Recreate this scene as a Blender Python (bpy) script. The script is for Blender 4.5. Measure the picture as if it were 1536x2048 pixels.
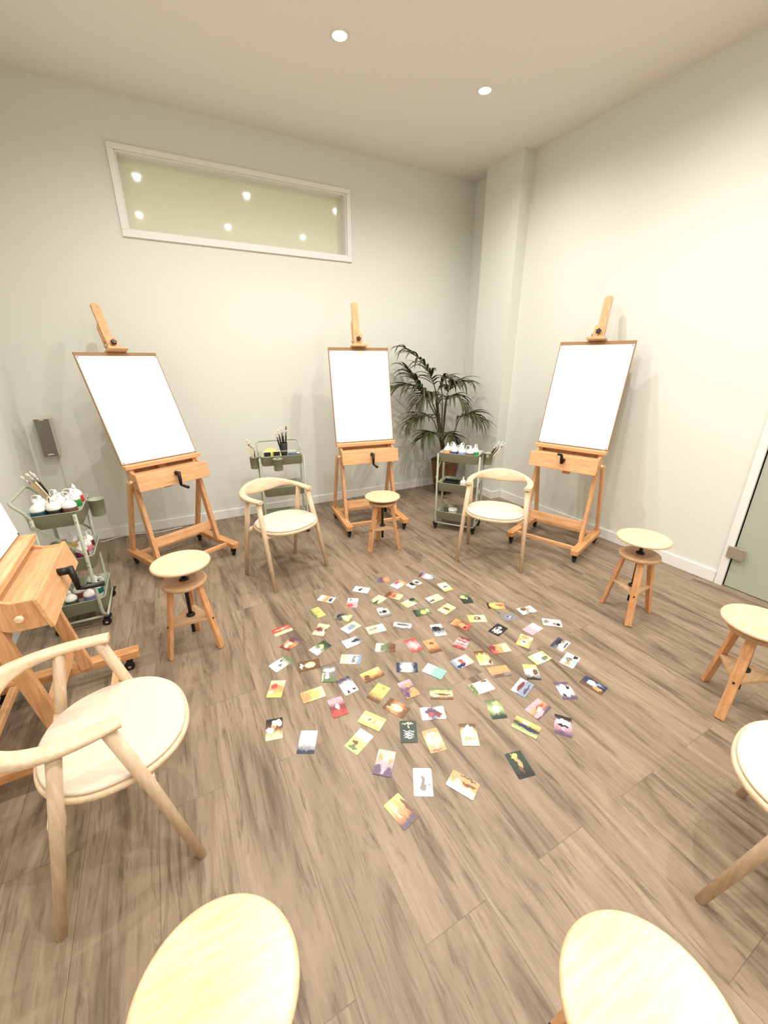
import bpy, bmesh, math, random
from mathutils import Vector, Matrix
random.seed(7)
for o in list(bpy.data.objects): bpy.data.objects.remove(o, do_unlink=True)
C = bpy.context.scene.collection
SC = bpy.context.scene
PI = math.pi

# ---------------------------------------------------------------- camera
PITCH = math.atan(307/814.0)
YAW = math.atan2(.474, .881)
cd = bpy.data.cameras.new('camera'); cam = bpy.data.objects.new('camera', cd); C.objects.link(cam)
cam.location = (0, 0, 1.62)
cam.rotation_euler = (PI/2-PITCH, 0, -YAW)
cd.sensor_fit = 'VERTICAL'; cd.sensor_height = 24.0; cd.lens = 24.0*814/2048
cd.clip_start = .02
SC.camera = cam
# ---------------------------------------------------------------- world, exposure
w = bpy.data.worlds.new('world'); SC.world = w; w.use_nodes = True
w.node_tree.nodes['Background'].inputs[0].default_value = (1, .95, .86, 1)
w.node_tree.nodes['Background'].inputs[1].default_value = .3
SC.view_settings.view_transform = 'Standard'
SC.view_settings.look = 'None'
SC.view_settings.gamma = 1
SC.view_settings.use_curve_mapping = False
SC.view_settings.exposure = 0.0
# ---------------------------------------------------------------- ceiling lamps (grid of recessed downlights)
CEIL = 3.47
LAMP_W = 86.0
LAMP_COL = (1.0, .968, .935)
LAMPS = [(x, y) for x in (.2, 1.35, 2.5) for y in (3.08, 1.66, .24, -1.18)]

# ================================================================= helpers
def lin(c):
    return tuple(((v/255)/12.92 if v/255 <= .04045 else ((v/255+.055)/1.055)**2.4) for v in c)
def newmat(name):
    m = bpy.data.materials.new(name); m.use_nodes = True
    return m, m.node_tree.nodes, m.node_tree.links, m.node_tree.nodes['Principled BSDF']
def plain(name, rgb, rough=.5, metal=0, noise=0, nscale=40, bump=0, spec=None, emit=0):
    m, N, L, b = newmat(name)
    c = lin(rgb)
    b.inputs['Base Color'].default_value = (*c, 1)
    b.inputs['Roughness'].default_value = rough
    b.inputs['Metallic'].default_value = metal
    if spec is not None: b.inputs['Specular IOR Level'].default_value = spec
    tc = N.new('ShaderNodeTexCoord'); nz = N.new('ShaderNodeTexNoise')
    nz.inputs['Scale'].default_value = nscale; nz.inputs['Detail'].default_value = 4
    L.new(tc.outputs['Object'], nz.inputs['Vector'])
    mx = N.new('ShaderNodeMix'); mx.data_type = 'RGBA'
    mx.inputs[6].default_value = (*[v*(1-noise) for v in c], 1)
    mx.inputs[7].default_value = (*[min(1, v*(1+noise)) for v in c], 1)
    L.new(nz.outputs['Fac'], mx.inputs[0]); L.new(mx.outputs[2], b.inputs['Base Color'])
    if bump:
        bp = N.new('ShaderNodeBump'); bp.inputs['Strength'].default_value = bump; bp.inputs['Distance'].default_value = .002
        L.new(nz.outputs['Fac'], bp.inputs['Height']); L.new(bp.outputs[0], b.inputs['Normal'])
    if emit:
        b.inputs['Emission Color'].default_value = (*c, 1); b.inputs['Emission Strength'].default_value = emit
    return m
def wood(name, light, dark, scale=(30, 30, 3), rough=.42, contrast=.5):
    """fine straight grain running along local Z (or the axis with the small scale)"""
    m, N, L, b = newmat(name)
    tc = N.new('ShaderNodeTexCoord'); mp = N.new('ShaderNodeMapping')
    mp.inputs['Scale'].default_value = scale
    L.new(tc.outputs['Object'], mp.inputs[0])
    n1 = N.new('ShaderNodeTexNoise'); n1.inputs['Scale'].default_value = 1.0; n1.inputs['Detail'].default_value = 6; n1.inputs['Distortion'].default_value = .6
    L.new(mp.outputs[0], n1.inputs['Vector'])
    n2 = N.new('ShaderNodeTexNoise'); n2.inputs['Scale'].default_value = 5.0; n2.inputs['Detail'].default_value = 3
    L.new(mp.outputs[0], n2.inputs['Vector'])
    ad = N.new('ShaderNodeMath'); ad.operation = 'MULTIPLY_ADD'; ad.inputs[1].default_value = .35
    L.new(n2.outputs['Fac'], ad.inputs[0]); L.new(n1.outputs['Fac'], ad.inputs[2])
    cr = N.new('ShaderNodeValToRGB'); cr.color_ramp.elements[0].position = .68-contrast*.36; cr.color_ramp.elements[1].position = .68+contrast*.36
    cr.color_ramp.elements[0].color = (*lin(dark), 1); cr.color_ramp.elements[1].color = (*lin(light), 1)
    L.new(ad.outputs[0], cr.inputs[0]); L.new(cr.outputs[0], b.inputs['Base Color'])
    b.inputs['Roughness'].default_value = rough
    bp = N.new('ShaderNodeBump'); bp.inputs['Strength'].default_value = .08; bp.inputs['Distance'].default_value = .001
    L.new(n2.outputs['Fac'], bp.inputs['Height']); L.new(bp.outputs[0], b.inputs['Normal'])
    return m

class MB:
    """collects shapes into one mesh"""
    def __init__(s): s.v = []; s.f = []; s.sm = []
    def add(s, vs, fs, smooth=False):
        k = len(s.v); s.v += [tuple(p) for p in vs]
        s.f += [tuple(i+k for i in f) for f in fs]; s.sm += [smooth]*len(fs)
        return s
    def box(s, x0, x1, y0, y1, z0, z1):
        vs = [(x, y, z) for z in (z0, z1) for (x, y) in ((x0, y0), (x1, y0), (x1, y1), (x0, y1))]
        return s.add(vs, [(3, 2, 1, 0), (4, 5, 6, 7), (0, 1, 5, 4), (1, 2, 6, 5), (2, 3, 7, 6), (3, 0, 4, 7)])
    def beam(s, p, q, w, t, side=(1, 0, 0), w2=None, t2=None):
        p, q = Vector(p), Vector(q); d = (q-p).normalized(); u = Vector(side); u = (u-d*u.dot(d)).normalized(); n = d.cross(u)
        w2 = w if w2 is None else w2; t2 = t if t2 is None else t2
        vs = []
        for P, a, b in ((p, w, t), (q, w2, t2)):
            for i, j in ((-1, -1), (1, -1), (1, 1), (-1, 1)): vs.append(P+u*i*a/2+n*j*b/2)
        return s.add(vs, [(3, 2, 1, 0), (4, 5, 6, 7), (0, 1, 5, 4), (1, 2, 6, 5), (2, 3, 7, 6), (3, 0, 4, 7)])
    def tube(s, pts, r, seg=10, cap=True, flat=1.0):
        """round bar along points; r a number or one per point; flat squashes it"""
        pts = [Vector(p) for p in pts]; n = len(pts)
        rs = [r]*n if not isinstance(r, (list, tuple)) else r
        ref = None; vs = []
        for i, p in enumerate(pts):
            d = (pts[min(i+1, n-1)]-pts[max(i-1, 0)]).normalized()
            if ref is None:
                ref = d.orthogonal().normalized() if abs(d.z) > .9 else d.cross(Vector((0, 0, 1))).normalized()
            u = (ref-d*ref.dot(d)).normalized(); ref = u; v = d.cross(u)
            for k in range(seg):
                a = 2*PI*k/seg; vs.append(p+u*math.cos(a)*rs[i]+v*math.sin(a)*rs[i]*flat)
        fs = [(i*seg+k, i*seg+(k+1) % seg, (i+1)*seg+(k+1) % seg, (i+1)*seg+k) for i in range(n-1) for k in range(seg)]
        s.add(vs, fs, True)
        if cap:
            b = len(s.v)-len(vs)
            s.f += [tuple(b+k for k in reversed(range(seg))), tuple(b+(n-1)*seg+k for k in range(seg))]; s.sm += [False, False]
        return s
    def lathe(s, prof, c=(0, 0, 0), seg=32, axis=None, cap=True, smooth=True, lobes=0, lobe=0):
        """prof: list of (r, h) bottom to top around axis through c"""
        c = Vector(c); ax = Vector(axis or (0, 0, 1)).normalized()
        u = ax.orthogonal().normalized() if abs(ax.z) < .99 else Vector((1, 0, 0)); v = ax.cross(u)
        vs = []
        for r, h in prof:
            for k in range(seg):
                a = 2*PI*k/seg; rr = r*(1+lobe*math.cos(lobes*a)) if lobes else r
                vs.append(c+ax*h+u*math.cos(a)*rr+v*math.sin(a)*rr)
        n = len(prof)
        fs = [(i*seg+k, i*seg+(k+1) % seg, (i+1)*seg+(k+1) % seg, (i+1)*seg+k) for i in range(n-1) for k in range(seg)]
        s.add(vs, fs, smooth)
        if cap:
            b = len(s.v)-len(vs)
            s.f += [tuple(b+k for k in reversed(range(seg))), tuple(b+(n-1)*seg+k for k in range(seg))]; s.sm += [False, False]
        return s
    def prism(s, poly, z0, z1, M=None):
        """poly in xy extruded along z, then transformed by M"""
        M = M or Matrix(); n = len(poly)
        vs = [M @ Vector((x, y, z)) for z in (z0, z1) for x, y in poly]
        fs = [tuple(reversed(range(n))), tuple(range(n, 2*n))]+[(i, (i+1) % n, n+(i+1) % n, n+i) for i in range(n)]
        return s.add(vs, fs)
    def build(s, name, mat, parent=None, bevel=0, label=None, seg=2):
        me = bpy.data.meshes.new(name); me.from_pydata(s.v, [], s.f); me.update()
        for p, q in zip(me.polygons, s.sm): p.use_smooth = q
        me.materials.append(mat)
        o = bpy.data.objects.new(name, me); C.objects.link(o)
        if parent: o.parent = parent
        if bevel:
            b = o.modifiers.new('bevel', 'BEVEL'); b.width = bevel; b.segments = seg; b.limit_method = 'ANGLE'; b.angle_limit = math.radians(40)
        if label: o['label'] = label
        return o
def thing(name, label, cat, loc=(0, 0, 0), rz=0, group=None):
    o = bpy.data.objects.new(name, None); C.objects.link(o); o.empty_display_size = .05
    o.location = loc; o.rotation_euler = (0, 0, rz)
    return tag(o, label, cat, group)
def tag(o, label, cat, group=None):
    o['label'] = label; o['category'] = cat
    if group: o['group'] = group
    return o
def struct(o): o['kind'] = 'structure'; return o
def place(o, loc, rz=0): o.location = loc; o.rotation_euler = (0, 0, rz); return o
def rrect(w, d, r, n=5):
    pts = []
    for cx, cy, a0 in ((w/2-r, d/2-r, 0), (-w/2+r, d/2-r, 90), (-w/2+r, -d/2+r, 180), (w/2-r, -d/2+r, 270)):
        for k in range(n):
            a = math.radians(a0+90*k/(n-1)); pts.append((cx+r*math.cos(a), cy+r*math.sin(a)))
    return pts
def smooth_path(pts, n=8):
    P = [Vector(p) for p in pts]; P = [2*P[0]-P[1]]+P+[2*P[-1]-P[-2]]; out = []
    for i in range(1, len(P)-2):
        for k in range(n):
            t = k/n; a, b, c, d = P[i-1:i+3]
            out.append(.5*((2*b)+(c-a)*t+(2*a-5*b+4*c-d)*t*t+(3*b-a-3*c+d)*t**3))
    out.append(P[-2]); return out
def loc2w(o_loc, rz, p):
    return (o_loc[0]+math.cos(rz)*p[0]-math.sin(rz)*p[1], o_loc[1]+math.sin(rz)*p[0]+math.cos(rz)*p[1], p[2])

# ================================================================= materials
def floor_mat():
    m, N, L, b = newmat('oak_vinyl_planks')
    tc = N.new('ShaderNodeTexCoord')
    rot = N.new('ShaderNodeMapping'); rot.inputs['Rotation'].default_value = (0, 0, PI/2); rot.inputs['Location'].default_value = (.07, .03, 0)
    L.new(tc.outputs['Object'], rot.inputs[0])
    br = N.new('ShaderNodeTexBrick'); br.offset = .37; br.offset_frequency = 2
    br.inputs['Scale'].default_value = 1; br.inputs['Brick Width'].default_value = 1.25; br.inputs['Row Height'].default_value = .23
    br.inputs['Mortar Size'].default_value = .0012; br.inputs['Mortar Smooth'].default_value = .3; br.inputs['Bias'].default_value = 0
    br.inputs['Color1'].default_value = (0, 0, 0, 1); br.inputs['Color2'].default_value = (1, 1, 1, 1); br.inputs['Mortar'].default_value = (.5, .5, .5, 1)
    L.new(rot.outputs[0], br.inputs['Vector'])
    # per plank offset of the grain
    sep = N.new('ShaderNodeSeparateColor'); L.new(br.outputs['Color'], sep.inputs[0])
    mul = N.new('ShaderNodeMath'); mul.operation = 'MULTIPLY'; mul.inputs[1].default_value = 17.3; L.new(sep.outputs[0], mul.inputs[0])
    cmb = N.new('ShaderNodeCombineXYZ'); L.new(mul.outputs[0], cmb.inputs[2])
    add = N.new('ShaderNodeVectorMath'); add.operation = 'ADD'; L.new(rot.outputs[0], add.inputs[0]); L.new(cmb.outputs[0], add.inputs[1])
    def noise(sc, detail, dist, rough=.6):
        mp = N.new('ShaderNodeMapping'); mp.inputs['Scale'].default_value = sc; L.new(add.outputs[0], mp.inputs[0])
        n = N.new('ShaderNodeTexNoise'); n.inputs['Scale'].default_value = 1; n.inputs['Detail'].default_value = detail
        n.inputs['Distortion'].default_value = dist; n.inputs['Roughness'].default_value = rough
        L.new(mp.outputs[0], n.inputs['Vector']); return n
    n1 = noise((.7, 5.5, 1), 4, 2.6)        # broad cathedral grain
    n2 = noise((12, 130, 1), 4, .5, .7)      # fine fibres
    n3 = noise((1.6, 17, 1), 7, 3.0, .7)   # dark streaks
    cr = N.new('ShaderNodeValToRGB'); e = cr.color_ramp.elements
    e[0].position = .30; e[0].color = (*lin((108, 92, 75)), 1); e[1].position = .70; e[1].color = (*lin((170, 151, 128)), 1)
    k = e.new(.46); k.color = (*lin((148, 129, 108)), 1)
    L.new(n1.outputs['Fac'], cr.inputs[0])
    cr3 = N.new('ShaderNodeValToRGB'); e = cr3.color_ramp.elements
    e[0].position = .27; e[0].color = (*lin((112, 100, 90)), 1); e[1].position = .47; e[1].color = (1, 1, 1, 1)
    L.new(n3.outputs['Fac'], cr3.inputs[0])
    m1 = N.new('ShaderNodeMix'); m1.data_type = 'RGBA'; m1.blend_type = 'MULTIPLY'; m1.inputs[0].default_value = .75
    L.new(cr.outputs[0], m1.inputs[6]); L.new(cr3.outputs[0], m1.inputs[7])
    cr2 = N.new('ShaderNodeValToRGB'); e = cr2.color_ramp.elements
    e[0].position = .3; e[0].color = (.55, .55, .55, 1); e[1].position = .75; e[1].color = (1.0, 1.0, 1.0, 1)
    L.new(n2.outputs['Fac'], cr2.inputs[0])
    m2 = N.new('ShaderNodeMix'); m2.data_type = 'RGBA'; m2.blend_type = 'MULTIPLY'; m2.inputs[0].default_value = .36
    L.new(m1.outputs[2], m2.inputs[6]); L.new(cr2.outputs[0], m2.inputs[7])
    # plank to plank tint
    crp = N.new('ShaderNodeValToRGB'); e = crp.color_ramp.elements
    e[0].color = (.90, .895, .89, 1); e[1].color = (1.0, 1.0, 1.0, 1); L.new(sep.outputs[0], crp.inputs[0])
    m3 = N.new('ShaderNodeMix'); m3.data_type = 'RGBA'; m3.blend_type = 'MULTIPLY'; m3.inputs[0].default_value = 1
    L.new(m2.outputs[2], m3.inputs[6]); L.new(crp.outputs[0], m3.inputs[7])
    # seams
    m4 = N.new('ShaderNodeMix'); m4.data_type = 'RGBA'; m4.inputs[7].default_value = (*lin((70, 56, 44)), 1)
    sf = N.new('ShaderNodeMath'); sf.operation = 'MULTIPLY'; sf.inputs[1].default_value = .45; L.new(br.outputs['Fac'], sf.inputs[0])
    L.new(sf.outputs[0], m4.inputs[0]); L.new(m3.outputs[2], m4.inputs[6]); L.new(m4.outputs[2], b.inputs['Base Color'])
    b.inputs['Roughness'].default_value = .5; b.inputs['Specular IOR Level'].default_value = .3
    bp = N.new('ShaderNodeBump'); bp.inputs['Strength'].default_value = .12; bp.inputs['Distance'].default_value = .001
    L.new(n2.outputs['Fac'], bp.inputs['Height']); L.new(bp.outputs[0], b.inputs['Normal'])
    return m
M = {}
M['floor'] = floor_mat()
M['wall'] = plain('sage_white_wall_paint', (226, 227, 217), .85, noise=.012, nscale=160, bump=.05)
M['ceiling'] = plain('ceiling_paint', (236, 229, 222), .9, noise=.015, nscale=120, bump=.05)
M['trim'] = plain('white_gloss_trim', (238, 236, 232), .35)
M['door'] = plain('sage_door_lacquer', (176, 181, 164), .4, noise=.01)
M['steel'] = plain('brushed_steel', (176, 168, 150), .5, metal=.6, noise=.05, nscale=90)
M['chrome'] = plain('chrome', (225, 225, 225), .12, metal=1)
M['black'] = plain('black_plastic', (22, 20, 19), .35)
M['black_metal'] = plain('black_metal', (26, 24, 24), .4, metal=.3)
M['beech'] = wood('oiled_beech', (228, 176, 126), (202, 146, 98), (60, 60, 5), .4)
M['beech_x'] = wood('oiled_beech_crosswise', (232, 182, 132), (208, 154, 106), (5, 60, 60), .4)
M['beech_y'] = wood('oiled_beech_lengthwise', (224, 168, 114), (198, 138, 86), (60, 5, 60), .4)
M['seat'] = wood('varnished_seat_beech', (238, 208, 172), (222, 184, 140), (8, 60, 60), .28, .6)
M['collar'] = wood('unfinished_beech', (206, 168, 128), (184, 146, 108), (8, 60, 60), .5)
M['stool_leg'] = wood('stool_leg_beech', (226, 170, 120), (200, 142, 94), (60, 60, 6), .45)
M['ash'] = wood('pale_ash', (224, 197, 166), (204, 175, 144), (70, 70, 7), .45)
M['ash_h'] = wood('pale_ash_bent', (232, 206, 174), (212, 183, 150), (8, 50, 70), .45)
M['fabric'] = plain('oatmeal_fabric', (222, 205, 184), .95, noise=.08, nscale=420, bump=.35)
M['board'] = plain('brown_hardboard', (150, 112, 72), .6, noise=.06, nscale=60)
M['paper'] = plain('white_drawing_paper', (250, 250, 250), .7)
M['cart'] = plain('sage_powder_coat', (166, 171, 150), .42, noise=.02)
M['cup'] = plain('sage_plastic_cup', (152, 158, 134), .5)
M['cap'] = plain('white_cap_plastic', (240, 238, 232), .35)
M['bristle'] = plain('white_bristle', (225, 215, 195), .8, noise=.1, nscale=300)
M['bristle_brown'] = plain('brown_bristle', (150, 90, 40), .8, noise=.1, nscale=300)
M['ferrule'] = plain('ferrule_metal', (215, 213, 208), .25, metal=1)
M['grille'] = plain('grey_speaker_cloth', (128, 122, 112), .9, noise=.12, nscale=500, bump=.2)
M['shell'] = plain('light_grey_shell', (214, 208, 190), .5)
M['leaf'] = plain('palm_leaf', (60, 66, 30), .55, noise=.35, nscale=12)
M['stem'] = plain('palm_stem', (92, 74, 44), .7, noise=.3, nscale=30, bump=.3)
M['petiole'] = plain('green_petiole', (74, 80, 44), .55, noise=.15)
M['soil'] = plain('soil', (50, 36, 26), .95, noise=.3, nscale=60, bump=.5)
def wicker():
    m, N, L, b = newmat('woven_wicker')
    tc = N.new('ShaderNodeTexCoord'); w1 = N.new('ShaderNodeTexWave'); w1.bands_direction = 'Z'; w1.inputs['Scale'].default_value = 17; w1.inputs['Distortion'].default_value = 2.5; w1.inputs['Detail Scale'].default_value = 6
    L.new(tc.outputs['Object'], w1.inputs['Vector'])
    nz = N.new('ShaderNodeTexNoise'); nz.inputs['Scale'].default_value = 30; L.new(tc.outputs['Object'], nz.inputs['Vector'])
    mt = N.new('ShaderNodeMath'); mt.operation = 'MULTIPLY'; L.new(w1.outputs['Fac'], mt.inputs[0]); L.new(nz.outputs['Fac'], mt.inputs[1])
    cr = N.new('ShaderNodeValToRGB'); cr.color_ramp.elements[0].position = .1; cr.color_ramp.elements[1].position = .6
    cr.color_ramp.elements[0].color = (*lin((58, 34, 20)), 1); cr.color_ramp.elements[1].color = (*lin((150, 98, 54)), 1)
    L.new(mt.outputs[0], cr.inputs[0]); L.new(cr.outputs[0], b.inputs['Base Color']); b.inputs['Roughness'].default_value = .6
    bp = N.new('ShaderNodeBump'); bp.inputs['Strength'].default_value = .6; bp.inputs['Distance'].default_value = .006
    L.new(mt.outputs[0], bp.inputs['Height']); L.new(bp.outputs[0], b.inputs['Normal'])
    return m
M['wicker'] = wicker()
# ================================================================= the room
XL, XR, XP = -1.018, 3.56, 3.42      # left wall, right wall, face of the corner pillar
YB, YF, YP = 4.426, -2.4, 3.57       # back wall, wall behind the viewer, near face of the pillar
T = .12
struct(MB().box(XL-T, XR+T, YF-T, YB+T, -.08, 0).build('floor', M['floor']))
struct(MB().box(XL-T, XR+T, YF-T, YB+T, CEIL, CEIL+.1).build('ceiling', M['ceiling']))
# back wall with the high window opening
WX0, WX1, WZ0, WZ1 = .02, 1.955, 2.595, 3.125
mb = MB()
mb.box(XL-T, WX0, YB, YB+T+.08, 0, CEIL).box(WX1, XR+T, YB, YB+T+.08, 0, CEIL)
mb.box(WX0, WX1, YB, YB+T+.08, 0, WZ0).box(WX0, WX1, YB, YB+T+.08, WZ1, CEIL)
struct(mb.build('wall_back', M['wall']))
struct(MB().box(XL-T, XL, YF, YB, 0, CEIL).build('wall_left', M['wall']))
DY0, DY1, DZ = .25, 1.165, 2.35      # door opening on the right wall
mb = MB().box(XR, XR+T, DY1, YB, 0, CEIL).box(XR, XR+T, YF, DY0, 0, CEIL).box(XR, XR+T, DY0, DY1, DZ, CEIL)
struct(mb.build('wall_right', M['wall']))
struct(MB().box(XL-T, XR+T, YF-T, YF, 0, CEIL).build('wall_front', M['wall']))
struct(MB().box(XP, XR, YP, 4.085, 0, CEIL).build('wall_corner', M['wall']))
# baseboards
BH, BT = .095, .014
struct(MB().box(XL, XR, YB-BT, YB, 0, BH).build('baseboard_back', M['trim'], bevel=.003))
struct(MB().box(XL, XL+BT, YF, YB-BT, 0, BH).build('baseboard_left', M['trim'], bevel=.003))
struct(MB().box(XP-BT, XP, YP-BT, 4.085+BT, 0, BH).box(XP, XR-BT, YP-BT, YP, 0, BH).box(XP, XR-BT, 4.085, 4.085+BT, 0, BH).box(XR-BT, XR, 4.085+BT, YB-BT, 0, BH).build('baseboard_corner', M['trim'], bevel=.003))
struct(MB().box(XR-BT, XR, 1.22, YP-BT, 0, BH).build('baseboard_right', M['trim'], bevel=.003))
# window: casing on the wall, lining of the reveal, satin pane
wn = bpy.data.objects.new('window_1', None); C.objects.link(wn); wn.location = (.99, YB, 2.86); struct(wn)
def wl(x, y, z): return (x-.99, y-YB, z-2.86)
mb = MB()
def wb(x0, x1, y0, y1, z0, z1): mb.box(x0-.99, x1-.99, y0-YB, y1-YB, z0-2.86, z1-2.86)
ox0, ox1, oz0, oz1 = -.027, 2.0, 2.547, 3.165
wb(ox0, ox1, YB-.018, YB, WZ1, oz1); wb(ox0, ox1, YB-.018, YB, oz0, WZ0)
wb(ox0, WX0, YB-.018, YB, WZ0, WZ1); wb(WX1, ox1, YB-.018, YB, WZ0, WZ1)
struct(mb.build('window_frame', M['trim'], wn, bevel=.003))
mb = MB(); YPn = YB+.11
wb(WX0, WX1, YB, YPn+.02, WZ1-.012, WZ1); wb(WX0, WX1, YB, YPn+.02, WZ0, WZ0+.012)
wb(WX0, WX0+.012, YB, YPn+.02, WZ0+.012, WZ1-.012); wb(WX1-.012, WX1, YB, YPn+.02, WZ0+.012, WZ1-.012)
struct(mb.build('window_lining', M['trim'], wn))
mb = MB(); wb(WX0+.012, WX1-.012, YPn, YPn+.008, WZ0+.012, WZ1-.012)
pm, N, L, b = newmat('satin_green_glass')
b.inputs['Base Color'].default_value = (*lin((230, 232, 208)), 1); b.inputs['Roughness'].default_value = .05
b.inputs['IOR'].default_value = 1.6; b.inputs['Coat Weight'].default_value = 1.0; b.inputs['Coat Roughness'].default_value = .03; b.inputs['Coat IOR'].default_value = 1.7
struct(mb.build('window_pane', pm, wn))
# door leaf, casing and hinge
struct(MB().box(XR-.02, XR+T, 1.165, 1.215, 0, DZ+.05).box(XR-.02, XR+T, DY0-.05, DY0, 0, DZ+.05).box(XR-.02, XR+T, DY0, DY1, DZ, DZ+.05).build('trim_1', M['trim'], bevel=.003))
dr = bpy.data.objects.new('door_1', None); C.objects.link(dr); dr.location = (XR, DY1, 0); struct(dr)
struct(MB().box(.004, .044, -(DY1-DY0)+.004, -.006, .006, DZ-.004).build('door_leaf', M['door'], dr, bevel=.002))
struct(MB().box(-.034, .004, -.012, -.004, .240, .330).box(-.034, -.024, -.082, .026, .240, .330).build('door_hinge', M['steel'], dr, bevel=.006))
struct(MB().tube([(-.06, -.84, 1.05), (-.06, -.70, 1.05)], .009).tube([(0, -.84, 1.05), (-.06, -.84, 1.05)], .009).build('door_handle', M['steel'], dr))

# recessed ceiling downlights
for i, (x, y) in enumerate(LAMPS):
    if (x, y) == (1.35, 3.08): lb = 'lit recessed ceiling downlight, the left one of the two in view'
    elif (x, y) == (2.5, 3.08): lb = 'lit recessed ceiling downlight, right one in view, nearer the corner pillar'
    else: lb = 'lit recessed ceiling downlight beyond the edge of the photo'
    t = thing('ceiling_downlight', lb, 'ceiling light', (x, y, CEIL), 0, 'recessed ceiling downlights')
    MB().lathe([(.056, 0), (.056, -.006), (.044, -.008), (.040, 0)], seg=28, cap=False).build('trim_ring', M['trim'], t)
    lm, N, L, b = M.get('_lamp') or newmat('lamp_glow')
    M['_lamp'] = (lm, N, L, b)
    b.inputs['Base Color'].default_value = (1, 1, 1, 1); b.inputs['Emission Color'].default_value = (1, .93, .8, 1); b.inputs['Emission Strength'].default_value = 55
    MB().lathe([(.041, -.002), (.041, -.0055), (.02, -.009)], seg=24).build('lamp_lens', lm, t)
    ld = bpy.data.lights.new('downlight', 'SPOT'); ld.energy = LAMP_W; ld.color = LAMP_COL
    ld.spot_size = math.radians(162); ld.spot_blend = 1.0; ld.shadow_soft_size = .02
    lo = bpy.data.objects.new('light_source', ld); C.objects.link(lo); lo.parent = t; lo.location = (0, 0, -.022)
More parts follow.
